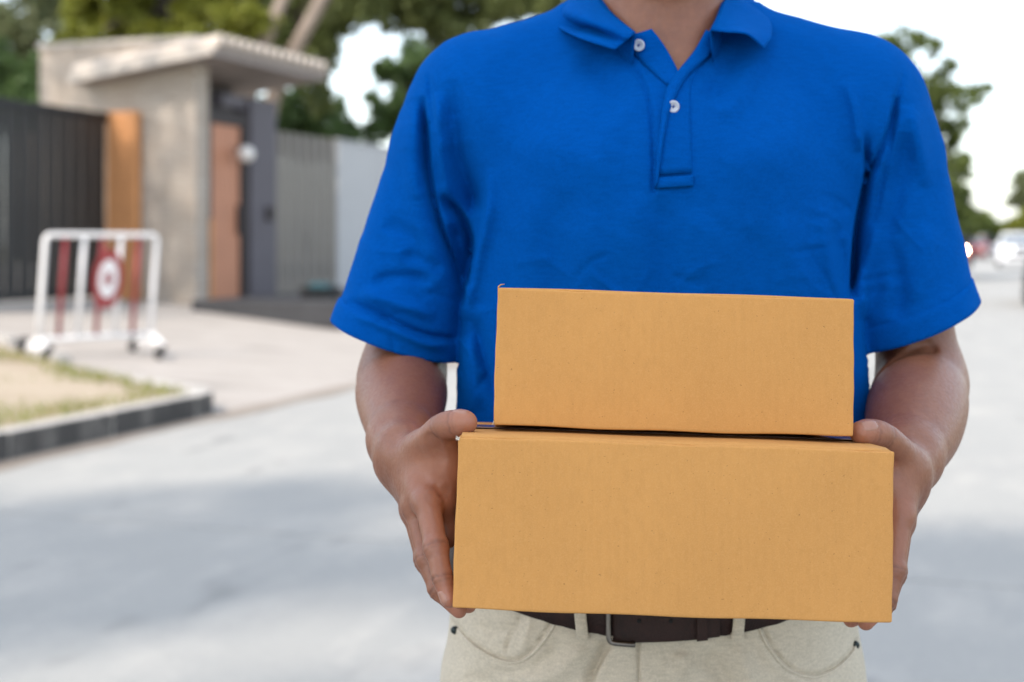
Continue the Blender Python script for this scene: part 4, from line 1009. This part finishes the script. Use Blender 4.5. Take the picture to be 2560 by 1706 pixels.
# ------------------------------------------------------------------ trousers, belt, shoes
TX = 0.1440
PZ = [-.60, -.50, -.42, -.36, -.315]
def legs(P):
    d = None
    for s in (-1, 1):
        c_ = chain(P, [(TX + s * .108, 1.462, CH - .47), (TX + s * .112, 1.468, CH - .80), (TX + s * .112, 1.475, CH - 1.19)], [.103, .083, .066], .03)
        d = c_ if d is None else smin(d, c_, .012)
    return d
PANT_FOLDS = [
    ([(1138, 1556), (1185, 1606), (1250, 1642), (1300, 1644), (1345, 1602), (1378, 1552), (1386, 1526)], 7, -.0030, 1, lambda t: np.ones_like(t)),
    ([(1903, 1556), (1928, 1610), (1972, 1664), (2030, 1686), (2082, 1668), (2122, 1632), (2137, 1602)], 7, -.0030, 1, lambda t: np.ones_like(t)),
    ([(1148, 1580), (1200, 1632), (1265, 1668), (1320, 1660), (1370, 1612)], 9, .0018), ([(1895, 1590), (1925, 1650), (1980, 1696), (2040, 1712), (2100, 1690)], 9, .0018),
    ([(1306, 1520), (1292, 1565), (1274, 1600), (1266, 1640)], 6, -.0030), ([(1330, 1530), (1318, 1580), (1300, 1630)], 10, .002),
    ([(1597, 1600), (1598, 1660), (1600, 1740)], 5, -.0035, 1, lambda t: np.ones_like(t)), ([(1660, 1620), (1668, 1680), (1660, 1740)], 4, -.0010),
    ([(1530, 1600), (1502, 1650), (1470, 1720)], 20, -.008, 1), ([(1460, 1610), (1430, 1650), (1380, 1690), (1300, 1715)], 22, .004),
    ([(1400, 1600), (1370, 1640), (1290, 1676), (1200, 1690)], 18, -.003), ([(1760, 1620), (1800, 1680), (1820, 1740)], 24, -.006), ([(1840, 1610), (1870, 1680), (1880, 1740)], 20, .004),
    ([(1700, 1630), (1720, 1690)], 20, .004), ([(1160, 1690), (1260, 1720), (1360, 1740)], 18, -.004), ([(1200, 1560), (1250, 1580), (1290, 1560)], 12, -.002),
]
HP = fold_map(PANT_FOLDS) * 1.4
def zb(Y): return CH - .354 + .042 * (1 - np.exp(-np.maximum(Y - 1.333, 0) / .045))
def pants_sdf(P):
    d = profile(P, TX, PZ, [.213, .214, .210, .206, .204], [.128, .130, .130, .128, .124], [1.464, 1.464, 1.463, 1.462, 1.462], 2.3)
    d = np.maximum(d, -.50 - ZP(P)); d = smin(d, legs(P), .03); d = np.maximum(d, np.maximum(P[:, 2] - zb(P[:, 1]) - .022, -1.165 - ZP(P)))
    return d - (1 - sstep(1.44, 1.50, P[:, 1])) * sample(HP, P) - .0008 * np.sin(P[:, 0] * 70 + 3 * np.sin(P[:, 2] * 31)) * np.sin(P[:, 2] * 55)
V, Q = surface_nets(pants_sdf, (TX - .25, 1.31, CH - 1.19), (TX + .25, 1.62, CH - .27), .0030)
trousers = mesh_obj('trousers', V, Q, M['chino'], man)
# the fly and pocket edges are sewn on top
def strip(name, cur, wpx, off, th, mat, parent, sdf, k=3):
    c_ = spline_rows(np.array(cur, float), k); d = np.gradient(c_, axis=0); n_ = np.stack([-d[:, 1], d[:, 0]], 1); n_ /= np.linalg.norm(n_, axis=1)[:, None]
    return patch(name, [[(*(c_[i] - n_[i] * wpx), off - th * .45), (*c_[i], off), (*(c_[i] + n_[i] * wpx), off - th * .45)] for i in range(len(c_))], sdf, mat, parent, th, (1, 3))
strip('pocket_edge', [(1136, 1566), (1190, 1618), (1255, 1652), (1305, 1652), (1352, 1612), (1386, 1560), (1396, 1530)], 5, .0022, .003, M['chino'], trousers, pants_sdf)
strip('pocket_edge', [(1898, 1566), (1922, 1616), (1968, 1670), (2030, 1692), (2086, 1674), (2128, 1636), (2143, 1606)], 5, .0022, .003, M['chino'], trousers, pants_sdf)
for rx, ry in ((1137, 1576), (2139, 1613)):
    p = hit(pants_sdf, rx, ry); bm = bmesh.new(); bmesh.ops.create_uvsphere(bm, u_segments=12, v_segments=8, radius=.0042, matrix=Matrix.Translation(Vector(p))); bm_obj('rivet', bm, M['rivet'], trousers, True)
# belt around the waist
ring = []
NB = 120
for k in range(NB):
    a = 2 * math.pi * k / NB; dv = np.array([math.sin(a), -math.cos(a)]); rr = np.linspace(.08, .26, 120)
    P = np.stack([TX + dv[0] * rr, 1.462 + dv[1] * rr, np.zeros(120)], 1); P[:, 2] = zb(P[:, 1])
    v = profile(P.astype(f32), TX, PZ, [.213, .214, .210, .206, .204], [.128, .130, .130, .128, .124], [1.464, 1.464, 1.463, 1.462, 1.462], 2.3); i = int(np.argmax(v > 0)); ring.append((P[i], dv))
Vb = []; Qb = []
for k, (p, dv) in enumerate(ring):
    o3 = np.array([dv[0], dv[1], 0])
    for hz, of in ((-.019, .0015), (-.0175, .005), (0, .0058), (.0175, .005), (.019, .0015)): Vb.append(p + o3 * of + np.array([0, 0, hz]))
for k in range(NB):
    for j in range(4): Qb.append((k * 5 + j, ((k + 1) % NB) * 5 + j, ((k + 1) % NB) * 5 + j + 1, k * 5 + j + 1))
belt = mesh_obj('belt', Vb, Qb, M['leather'], man)
def bandrows(xs, hpx, off):
    rows = []
    for x in xs:
        c_ = 1556 - .00036 * (x - 1600) ** 2
        rows.append([(x, c_ - hpx, off - .002), (x, c_ - hpx * .9, off), (x, c_, off + .0006), (x, c_ + hpx * .9, off), (x, c_ + hpx, off - .002)])
    return rows
patch('belt_tongue', bandrows([1532, 1560, 1600, 1650, 1700, 1750, 1800], 51, .0105), pants_sdf, M['leather'], belt, .004, (2, 2))
patch('belt_keeper', bandrows([1742, 1756, 1770], 56, .0135), pants_sdf, M['leather'], belt, .006, (2, 2))
for hx in (1598, 1677):
    p = hit(pants_sdf, hx, 1553); d = p - np.array([0, 0, CH]); d /= np.linalg.norm(d); q = Vector(p - d * .0113); bm = bmesh.new(); b_tube(bm, [q + Vector(d) * .002, q - Vector(d) * .0004], .0021, 14); bm_obj('belt_hole', bm, M['black'], belt, True)
bk = [hit(pants_sdf, x, y) - np.array([0, .0115, 0]) for x, y in [(1590, 1508), (1540, 1506), (1524, 1510), (1519, 1526), (1519, 1560), (1520, 1586), (1526, 1597), (1545, 1601), (1586, 1604)]]
bm = bmesh.new(); b_tube(bm, [tuple(p) for p in spline_rows(np.array(bk), 3)], .0026, 10); bm_obj('buckle', bm, M['pewter'], belt, True)
for xl in (1452, 1848):
    s = -1 if xl < 1600 else 1
    patch('belt_loop', [[(xl - 15 + s * -8, y, o_ - .002), (xl - 12 + s * -8, y, o_), (xl + 12 + s * -8, y, o_), (xl + 15 + s * -8, y, o_ - .002)] if False else [(xl - 15 - s * (y - 1550) * .10, y, o_ - .002), (xl - 11 - s * (y - 1550) * .10, y, o_), (xl + 11 - s * (y - 1550) * .10, y, o_), (xl + 15 - s * (y - 1550) * .10, y, o_ - .002)]
                        for y, o_ in ((1500, .012), (1530, .012), (1560, .012), (1582, .010), (1594, .0045))], pants_sdf, M['chino'], trousers, .003, (2, 2))
    patch('bar_tack', [[(xl - 17 - s * 4, y, .0045 + (0.002 if 1585 < y < 1599 else 0)), (xl + 17 - s * 4, y, .0045 + (0.002 if 1585 < y < 1599 else 0))] for y in (1582, 1587, 1593, 1598)], pants_sdf, M['chino'], trousers, .003, (2, 4))
# shoes under the trouser legs
for s in (-1, 1):
    def shoe_sdf(P, s=s):
        d = smin(ell(P, (TX + s * .115, 1.47, .055), (.048, .085, .06)), ell(P, (TX + s * .125, 1.37, .035), (.048, .10, .045)), .04); return np.maximum(d, .004 - P[:, 2])
    V, Q = surface_nets(shoe_sdf, (TX + s * .12 - .09, 1.22, -.01), (TX + s * .12 + .09, 1.60, .14), .006); mesh_obj('shoe', V, Q, M['leather'], man)

# ------------------------------------------------------------------ body: head, neck and chest, both arms with hands (one mesh)
V1, Q1 = surface_nets(head_sdf, (-.10, 1.30, CH - .21), (.42, 1.62, CH + .53), .0035)

def hand_arm(sh, el, wr, wside, mcps, fingers, thumb, pads=(), grooves=(), fr=(.0415, .0450, .0468, .0430, .0370, .0285)):
    """implicit arm: shoulder, elbow, wrist, the wrist's wide axis, knuckles, finger joints, thumb joints"""
    sh, el, wr = map(lambda a: np.asarray(a, float), (sh, el, wr)); ws = np.asarray(wside, float); ws /= np.linalg.norm(ws)
    f = wr - el
    def sdf(P):
        up = straight(P, sh, el, [0, .5, 1], [.040, .042, .0415])
        mid1, mid2, mid3 = el + f * .22, el + f * .55, el + f * .82
        fa = straight(P, el, mid3, [0, .13, .28, .48, .7, 1], fr)
        fa = smin(fa, chain(P, [mid3 + ws * .004, wr + ws * .0095], [.0255, .0188], .01), .016); fa = smin(fa, chain(P, [mid3 - ws * .004, wr - ws * .0095], [.0255, .0192], .01), .016)
        d = smin(up, fa, .022)
        pm = None
        offs = [.010, .004, -.004, -.010]
        for m_, o_ in zip(mcps, offs):
            c_ = cone(P, wr + ws * o_, m_, .0165, .0112); pm = c_ if pm is None else smin(pm, c_, .011)
        for a, b in zip(mcps, mcps[1:]): pm = smin(pm, cone(P, a, b, .0100, .0100), .006)
        d = smin(d, pm, .016)
        for a, b, ra, rb in pads: d = smin(d, cone(P, a, b, ra, rb), .012)
        th = limb(P, thumb, [.0160, .0138, .0122, .0118, .0100], 6)
        # web of skin between thumb and forefinger
        web = cone(P, (np.asarray(thumb[0]) * .35 + np.asarray(thumb[1]) * .65), np.asarray(mcps[0]) * .8 + np.asarray(wr) * .2, .0100, .0095)
        d = smin(d, smin(th, web, .012), .011)
        fg = None
        for j in fingers:
            c_ = chain(P, j, [.0108, .0095, .0082, .0066], .004); c_ = smin(c_, cone(P, j[1], j[1], .0100, .0100), .004)
            fg = c_ if fg is None else smin(fg, c_, .0022)
        d = smin(d, fg, .006)
        for pl_, gw, gd in grooves:
            g_ = None
            for a, b in zip(pl_, pl_[1:]):
                c_ = cone(P, a, b, 0, 0); g_ = c_ if g_ is None else np.minimum(g_, c_)
            d = d + gd * np.exp(-(np.maximum(g_ - .006, 0) / gw) ** 2)
        # creases across the finger joints
        for j in list(fingers) + [thumb[1:]]:
            for k in (1, 2):
                ax_ = np.asarray(j[k + 1], float) - np.asarray(j[k - 1], float); ax_ /= np.linalg.norm(ax_); q = P - np.asarray(j[k], f32); t = q @ ax_.astype(f32); rr_ = np.sqrt((q * q).sum(1))
                d = d + (.0009 * np.exp(-(t / .0014) ** 2) + .0005 * np.exp(-((t - .004) / .0011) ** 2)) * np.exp(-(rr_ / .013) ** 4)
        return d
    return sdf
def attrs(V, fingers, thumb, palmpts, sdf, side):
    pk = np.zeros(len(V)); cs = np.zeros(len(V))
    g = grad(sdf, V.astype(f32), .001); g /= np.linalg.norm(g, axis=1)[:, None] + 1e-9; nearh = sstep(.115, .08, np.linalg.norm(V - np.asarray(fingers[1][0]), axis=1))
    pk = .75 * sstep(-.1, .7, g[:, 0] * side) * nearh; dorsal = sstep(0, .7, -g[:, 0] * side) * nearh
    for j in list(fingers): cs = np.maximum(cs, .4 * dorsal * np.exp(-(np.linalg.norm(V - np.asarray(j[1]), axis=1) / .012) ** 2)); cs = np.maximum(cs, .2 * dorsal * np.exp(-(np.linalg.norm(V - np.asarray(j[0]), axis=1) / .016) ** 2))
    for j in list(fingers) + [thumb[1:]]:
        tip = np.asarray(j[-1]); pk = np.maximum(pk, np.exp(-(np.linalg.norm(V - tip, axis=1) / .016) ** 2))
        for k in (1, 2):
            ax_ = np.asarray(j[k + 1], float) - np.asarray(j[k - 1], float); ax_ /= np.linalg.norm(ax_); q = V - np.asarray(j[k]); t = q @ ax_; rr_ = np.linalg.norm(q, axis=1)
            cs = np.maximum(cs, np.exp(-((t + .0008 * np.sin(q[:, 2] * 900)) / .0013) ** 2) * np.exp(-(rr_ / .013) ** 4))
            cs = np.maximum(cs, .6 * np.exp(-((t - .004) / .0009) ** 2) * np.exp(-(rr_ / .013) ** 4))
    for p, r_, a in palmpts: pk = np.maximum(pk, a * np.exp(-(np.linalg.norm(V - np.asarray(p), axis=1) / r_) ** 2))
    return pk, cs
# his right hand (left in the picture)
RW = PX(1003, 1140, 1.26)
RF = [[PX(1068, 1256, 1.185), PX(1090, 1370, 1.155), PX(1106, 1445, 1.141), PX(1122, 1500, 1.134)],
      [PX(1040, 1266, 1.205), PX(1070, 1395, 1.175), PX(1096, 1474, 1.160), np.array([-.043, 1.153, CH - .2985])],
      [PX(1036, 1276, 1.228), PX(1066, 1400, 1.200), PX(1096, 1470, 1.188), np.array([-.036, 1.178, CH - .3010])],
      [PX(1042, 1282, 1.250), PX(1068, 1375, 1.234), PX(1094, 1430, 1.222), np.array([-.052, 1.212, CH - .2990])]]
RT = [PX(1024, 1142, 1.240), PX(1072, 1104, 1.203), PX(1106, 1070, 1.184), PX(1142, 1060, 1.174), PX(1163, 1057, 1.170)]
sdfR = hand_arm(PX(1130, 300, 1.50), PX(1004, 945, 1.50), RW, (.15, -.45, .88), [f_[0] for f_ in RF], RF, RT, pads=[(PX(1030, 1150, 1.245), PX(1106, 1168, 1.205), .018, .0150), (PX(1040, 1160, 1.25), PX(1098, 1250, 1.215), .018, .0150), (PX(1098, 1250, 1.215), PX(1112, 1340, 1.20), .0150, .0115), (PX(1106, 1168, 1.205), PX(1102, 1250, 1.20), .0135, .0120), (PX(1118, 1104, 1.195), PX(1116, 1172, 1.203), .0115, .0130)],
                grooves=[([PX(1080, 1105, 1.178), PX(1094, 1150, 1.18), PX(1090, 1200, 1.18)], .0018, .0016), ([PX(1085, 1244, 1.172), PX(1112, 1250, 1.18)], .0014, .0008), ([PX(1100, 1200, 1.18), PX(1110, 1225, 1.185)], .0015, .001)])
V2, Q2 = surface_nets(sdfR, (-.21, 1.095, CH - .33), (.02, 1.58, CH - .045), .0017)
a2 = attrs(V2, RF, RT, [(PX(1105, 1180, 1.19), .03, .55), (PX(1085, 1240, 1.17), .02, .35), (PX(1112, 1320, 1.15), .03, .45)], sdfR, 1)
# his left hand (right in the picture)
LW = PX(2256, 1192, 1.25)
LF = [[PX(2250, 1290, 1.212), PX(2233, 1425, 1.188), PX(2216, 1500, 1.178), np.array([.291, 1.170, CH - .3130])],
      [PX(2252, 1300, 1.232), PX(2236, 1432, 1.210), PX(2214, 1510, 1.200), np.array([.284, 1.192, CH - .3165])],
      [PX(2252, 1305, 1.254), PX(2232, 1425, 1.236), PX(2206, 1500, 1.226), np.array([.283, 1.214, CH - .3170])],
      [PX(2246, 1300, 1.276), PX(2222, 1395, 1.262), PX(2196, 1455, 1.252), np.array([.288, 1.244, CH - .3160])]]
LT = [PX(2262, 1168, 1.243), PX(2240, 1124, 1.226), PX(2208, 1092, 1.214), PX(2176, 1082, 1.205), PX(2154, 1082, 1.200)]
sdfL = hand_arm(PX(2190, 300, 1.50), PX(2306, 958, 1.49), LW, (-.15, -.45, .88), [f_[0] for f_ in LF], LF, LT, pads=[(PX(2262, 1180, 1.245), PX(2215, 1210, 1.225), .017, .0130), (PX(2250, 1200, 1.25), PX(2222, 1290, 1.24), .016, .0110)],
                grooves=[([PX(2165, 962, 1.44), PX(2205, 925, 1.435), PX(2255, 890, 1.437), PX(2320, 872, 1.445)], .0035, .0036)], fr=(.0420, .0460, .0488, .0480, .0435, .0315))
V3, Q3 = surface_nets(sdfL, (.24, 1.095, CH - .34), (.50, 1.58, CH - .045), .0018)
a3 = attrs(V3, LF, LT, [(PX(2245, 1260, 1.20), .03, .4), (PX(2240, 1350, 1.18), .03, .4)], sdfL, -1)
Vall = np.vstack([V1, V2, V3]); Qall = np.vstack([Q1, Q2 + len(V1), Q3 + len(V1) + len(V2)])
pk = np.concatenate([np.zeros(len(V1)), a2[0], a3[0]]); ck = np.concatenate([np.zeros(len(V1)), a2[1], a3[1]])
body = mesh_obj('body', Vall, Qall, M['skin'], man, attrs={'pink': pk, 'crease': ck})
def nail(sdf, tip, prev, nrm_, w_=.0062, l_=.0075):
    d = np.asarray(tip) - np.asarray(prev); d /= np.linalg.norm(d); n_ = np.asarray(nrm_, float); n_ -= d * (n_ @ d); n_ /= np.linalg.norm(n_); s_ = np.cross(d, n_); c = np.asarray(tip) - d * .002
    G = np.zeros((9, 9, 3)); B_ = np.zeros((9, 9, 3))
    for i, a in enumerate(np.linspace(-1, 1, 9)):
        for j, b in enumerate(np.linspace(-1, 1, 9)):
            r_ = (abs(a) ** 3.2 + abs(b) ** 3.2) ** (1 / 3.2); m_ = max(abs(a), abs(b)); f_ = m_ / r_ if r_ > 1e-6 else 0
            o_ = c + s_ * a * f_ * w_ + d * (b * f_ * l_); ts = np.linspace(.016, -.004, 90); P = (o_ + ts[:, None] * n_).astype(f32); v = sdf(P); k = int(np.argmax(v < 0))
            G[i, j] = P[k] + n_ * .0006 * (1 - m_ ** 4); B_[i, j] = P[k] - n_ * .0012
    grid_solid('fingernail', G, B_, M['nail'], body)
nail(sdfR, RT[4], RT[3], (-.55, .25, .80)); nail(sdfL, LT[4], LT[3], (.25, -.62, .75)); nail(sdfR, RF[0][3], RF[0][2], (-.75, -.60, -.1), .005, .006)
# hair and eyes
def hair_sdf(P):
    d = ell(P, (CX, 1.476, CH + .425), (.081, .102, .100)); d = smax(d, (1.415 + (P[:, 2] - CH - .44) * -.45) - P[:, 1], .01); return smax(d, (CH + .375) - P[:, 2] + (1.50 - P[:, 1]) * .5, .01) - .001 * np.sin(P[:, 0] * 400) * np.sin(P[:, 1] * 300)
Vh, Qh = surface_nets(hair_sdf, (CX - .10, 1.34, CH + .28), (CX + .10, 1.60, CH + .55), .005); mesh_obj('hair', Vh, Qh, M['hair'], man)
for s in (-1, 1):
    bm = bmesh.new(); bmesh.ops.create_uvsphere(bm, u_segments=14, v_segments=10, radius=.0115, matrix=Matrix.Translation((CX + s * .032, 1.374, CH + .388))); bm_obj('eye', bm, M['eye'], body, True)

# ------------------------------------------------------------------ the two cardboard boxes
def rbox(half, r_, ts):
    """rounded box as six gridded faces, denser near the edges"""
    Vv, Qq = [], []
    for ax_ in range(3):
        for s in (-1, 1):
            u_, v_ = (ax_ + 1) % 3, (ax_ + 2) % 3; b0 = len(Vv)
            for a in ts:
                for b in ts:
                    p = np.zeros(3); p[ax_] = s; p[u_] = a; p[v_] = b; Vv.append(p * half)
            n_ = len(ts)
            for i in range(n_ - 1):
                for j in range(n_ - 1):
                    q = (b0 + i * n_ + j, b0 + (i + 1) * n_ + j, b0 + (i + 1) * n_ + j + 1, b0 + i * n_ + j + 1); Qq.append(q if s > 0 else q[::-1])
    Vv = np.array(Vv); c_ = np.clip(Vv, -(half - r_), half - r_); d = Vv - c_; L = np.linalg.norm(d, axis=1)[:, None]
    return c_ + np.where(L > 1e-9, d / np.maximum(L, 1e-9), 0) * r_, np.array(Qq)
def carton(name, label, front_c, W_, H_, D_, roll, tilt, seed, gap_top=True):
    X = np.array([math.cos(roll), 0, -math.sin(roll)]); Dn = np.array([0, math.cos(tilt), -math.sin(tilt)]); Up = np.cross(X, Dn); Up /= np.linalg.norm(Up); Dn = np.cross(Up, X)
    c = np.asarray(front_c) + Dn * D_ / 2
    R_ = np.stack([X, Dn, Up], 1); T = lambda q: (np.asarray(q) @ R_.T) + c
    base = T([0, 0, -H_ / 2]); t = empty(name, tuple(base), label=label, cat='box', group='cardboard parcels in his hands')
    ts = np.unique(np.concatenate([np.linspace(-1, 1, 33), [-.997, -.99, -.98, -.97, .97, .98, .99, .997]]))
    half = np.array([W_, D_, H_]) / 2; Vv, Qq = rbox(half, .0016, ts)
    # boards bulge a little, sag and carry a score line near the lower edge
    u_ = Vv / half; fr = np.exp(-((u_[:, 1] + 1) / .02) ** 2); rs = np.random.default_rng(seed); ph = rs.uniform(0, 6, 6)
    bul = (1 - u_[:, 0] ** 2) * (1 - u_[:, 2] ** 2)
    dsp = fr * (.0014 * bul + .0004 * np.sin(u_[:, 0] * 5 + ph[0]) * np.sin(u_[:, 2] * 3 + ph[1]) - .0006 * np.exp(-((u_[:, 2] + .90) / .018) ** 2) + .00025 * np.exp(-((u_[:, 2] + .87) / .02) ** 2))
    Vv[:, 1] -= dsp
    eb = np.exp(-((u_[:, 2] - 1) / .02) ** 2); Vv[:, 2] += eb * (.0005 * np.sin(u_[:, 0] * 7 + ph[2]) + .0003 * np.sin(u_[:, 0] * 23 + ph[3]))
    lb_ = np.exp(-((u_[:, 2] + 1) / .02) ** 2); Vv[:, 2] -= lb_ * (.0010 * (1 - u_[:, 0] ** 2) + .0004 * np.sin(u_[:, 0] * 9 + ph[4]))
    for sx in (-1, 1):
        e_ = np.exp(-((u_[:, 0] - sx) / .02) ** 2); Vv[:, 0] += sx * e_ * (.0003 * np.sin(u_[:, 2] * 4 + ph[5]) + .00015 * np.sin(u_[:, 2] * 13 + ph[1]))
    ob = mesh_obj('carton', T(Vv), Qq, M['card'], t)
    # top flaps meeting along the middle, and the tape over the seam
    th = .0022
    for s in (-1, 1):
        nu = 24; us = np.linspace(-1, 1, nu); vs = np.linspace(0, 1, 8); G = np.zeros((nu, 8, 3)); B_ = np.zeros((nu, 8, 3))
        for i, a in enumerate(us):
            for j, b in enumerate(vs):
                y_ = s * (.0007 + b * (D_ / 2 - .0035)); z_ = H_ / 2 + th + .0010 * (1 - b) * (1 - a * a) - (th * .8 if b > .999 else 0) + .0003 * math.sin(a * 6 + s)
                G[i, j] = T([a * (W_ / 2 - .0022), y_, z_]); B_[i, j] = T([a * (W_ / 2 - .0022), y_, H_ / 2 - .001])
        if s < 0: G, B_ = G[::-1], B_[::-1]
        grid_solid('top_flap', G, B_, M['card'], t)
    tw_ = .024; us = np.linspace(-1, 1, 30); G = np.zeros((38, 4, 3)); B_ = G.copy(); path = [(-W_ / 2 - .0006, H_ / 2 - .045 + k * .0115) for k in range(4)] + [(a * (W_ / 2 - .0006), H_ / 2 + th + .0016) for a in us] + [(W_ / 2 + .0006, H_ / 2 - .0105 - k * .0115) for k in range(4)]
    for i, (x_, z_) in enumerate(path):
        for j, v_ in enumerate((-1, -.33, .33, 1)): G[i, j] = T([x_, v_ * tw_, z_]); B_[i, j] = T([x_ * .9985, v_ * tw_, z_ - .0004])
    grid_solid('tape', G, B_, M['tape'], t, False)
    return t, T
A_ = PX(1686, 1324.5, 1.121)
lower, TL = carton('cardboard_box', 'larger brown cardboard box gripped in both hands beneath the smaller one', A_, .3455, .1335, .22, math.radians(1.9), math.radians(4.5), 3)
A_ = PX(1687, 905, 1.187)
upper, TU = carton('cardboard_box', 'smaller brown cardboard box stacked on top of the larger one', A_, .2995, .1135, .20, math.radians(1.8), math.radians(6.4), 8)
def fibres(T_, corner, n_, parent, spread=.004):
    bm = bmesh.new()
    for k in range(n_):
        p = np.asarray(corner) + np.array([random.uniform(-.001, .001), random.uniform(-.001, .001), random.uniform(-.0012, .001)]); d = np.array([-random.uniform(.2, 1), -random.uniform(-.2, .5), random.uniform(-.3, .5)]) * spread * random.uniform(.4, 1)
        b_tube(bm, [tuple(T_(p)), tuple(T_(p + d * .5 + np.array([0, 0, .0004]))), tuple(T_(p + d))], [.00035, .00025, .0001], 5)
    bm_obj('frayed_corner', bm, M['fray'], parent, True)
fibres(TL, (-.1727, -.1095, .0655), 16, lower); fibres(TU, (-.1495, -.0995, -.0555), 6, upper, .002)
bm = bmesh.new(); b_tube(bm, [tuple(TU(p)) for p in ((-.1490, -.0985, .0560), (-.1490, -.0985, .0585), (-.1470, -.098, .0602), (-.1440, -.098, .0606))], [.0008, .0007, .0005, .0002], 6); bm_obj('paper_curl', bm, M['card'], upper, True)

# ------------------------------------------------------------------ motorbike and rider far down the road
mp_ = gpx(2412, 690)
def moto():
    t = empty('motorbike', (0, 0, 0), label='far motorbike with its headlight lit beside the blue sleeve', cat='motorbike')
    for y in (-.62, .62):
        w_ = disc('wheel', Vector((-.05, y, .29)), Vector((0, 1, 0)), EZ, .29, .29, .10, M['black'], t, 22); disc('rim', Vector((-.056, y, .29)), Vector((0, 1, 0)), EZ, .2, .2, .112, M['metal'], w_, 16)
    tube_part('fork', [(0, -.62, .29), (0, -.42, .95)], .04, M['metal'], t); tube_part('handlebar', [(-.34, -.30, 1.02), (0, -.42, .98), (.34, -.30, 1.02)], .02, M['black'], t)
    bm = bmesh.new(); b_prism(bm, [Vector((-.14, y, z)) for y, z in ((-.45, .45), (-.5, .9), (-.35, .95), (-.15, .5), (.2, .55), (.25, .78), (.8, .82), (.75, .6), (.3, .35), (-.3, .3))], Vector((.28, 0, 0))); bm_obj('body', bm, M['carred'], t)
    box_part('seat', (0, .45, .84), (.24, .7, .08), M['black'], t, bevel=.02)
    bm = bmesh.new(); bmesh.ops.create_uvsphere(bm, u_segments=16, v_segments=10, radius=.10, matrix=Matrix.Translation((0, -.55, .95))); bm_obj('headlight', bm, M['lit'], t, True)
    t.location = mp_; t.rotation_euler = (0, 0, RZ); return t
moto()
def rider_sdf(P):
    d = chain(P, [(0, .35, .98), (0, .25, 1.25), (0, .18, 1.42)], [.16, .17, .13], .05)
    d = smin(d, ell(P, (0, .12, 1.63), (.10, .12, .13)), .04)
    for s in (-1, 1):
        d = smin(d, chain(P, [(s * .17, .18, 1.40), (s * .30, .02, 1.17), (s * .31, -.25, 1.05)], [.065, .05, .04], .03), .03); d = smin(d, chain(P, [(s * .10, .35, .92), (s * .22, -.02, .80), (s * .20, .12, .36), (s * .20, 0, .32)], [.10, .08, .05, .045], .03), .04)
    return d
Vr, Qr = surface_nets(rider_sdf, (-.45, -.4, .2), (.45, .65, 1.85), .025)
cr_, sr_ = math.cos(RZ), math.sin(RZ); Vr = np.stack([Vr[:, 0] * cr_ - Vr[:, 1] * sr_, Vr[:, 0] * sr_ + Vr[:, 1] * cr_, Vr[:, 2]], 1) + np.array(mp_)
rd = empty('person', mp_, label='far rider in dark clothes sitting on the motorbike', cat='person'); mesh_obj('body', Vr, Qr, M['cloth'], rd)
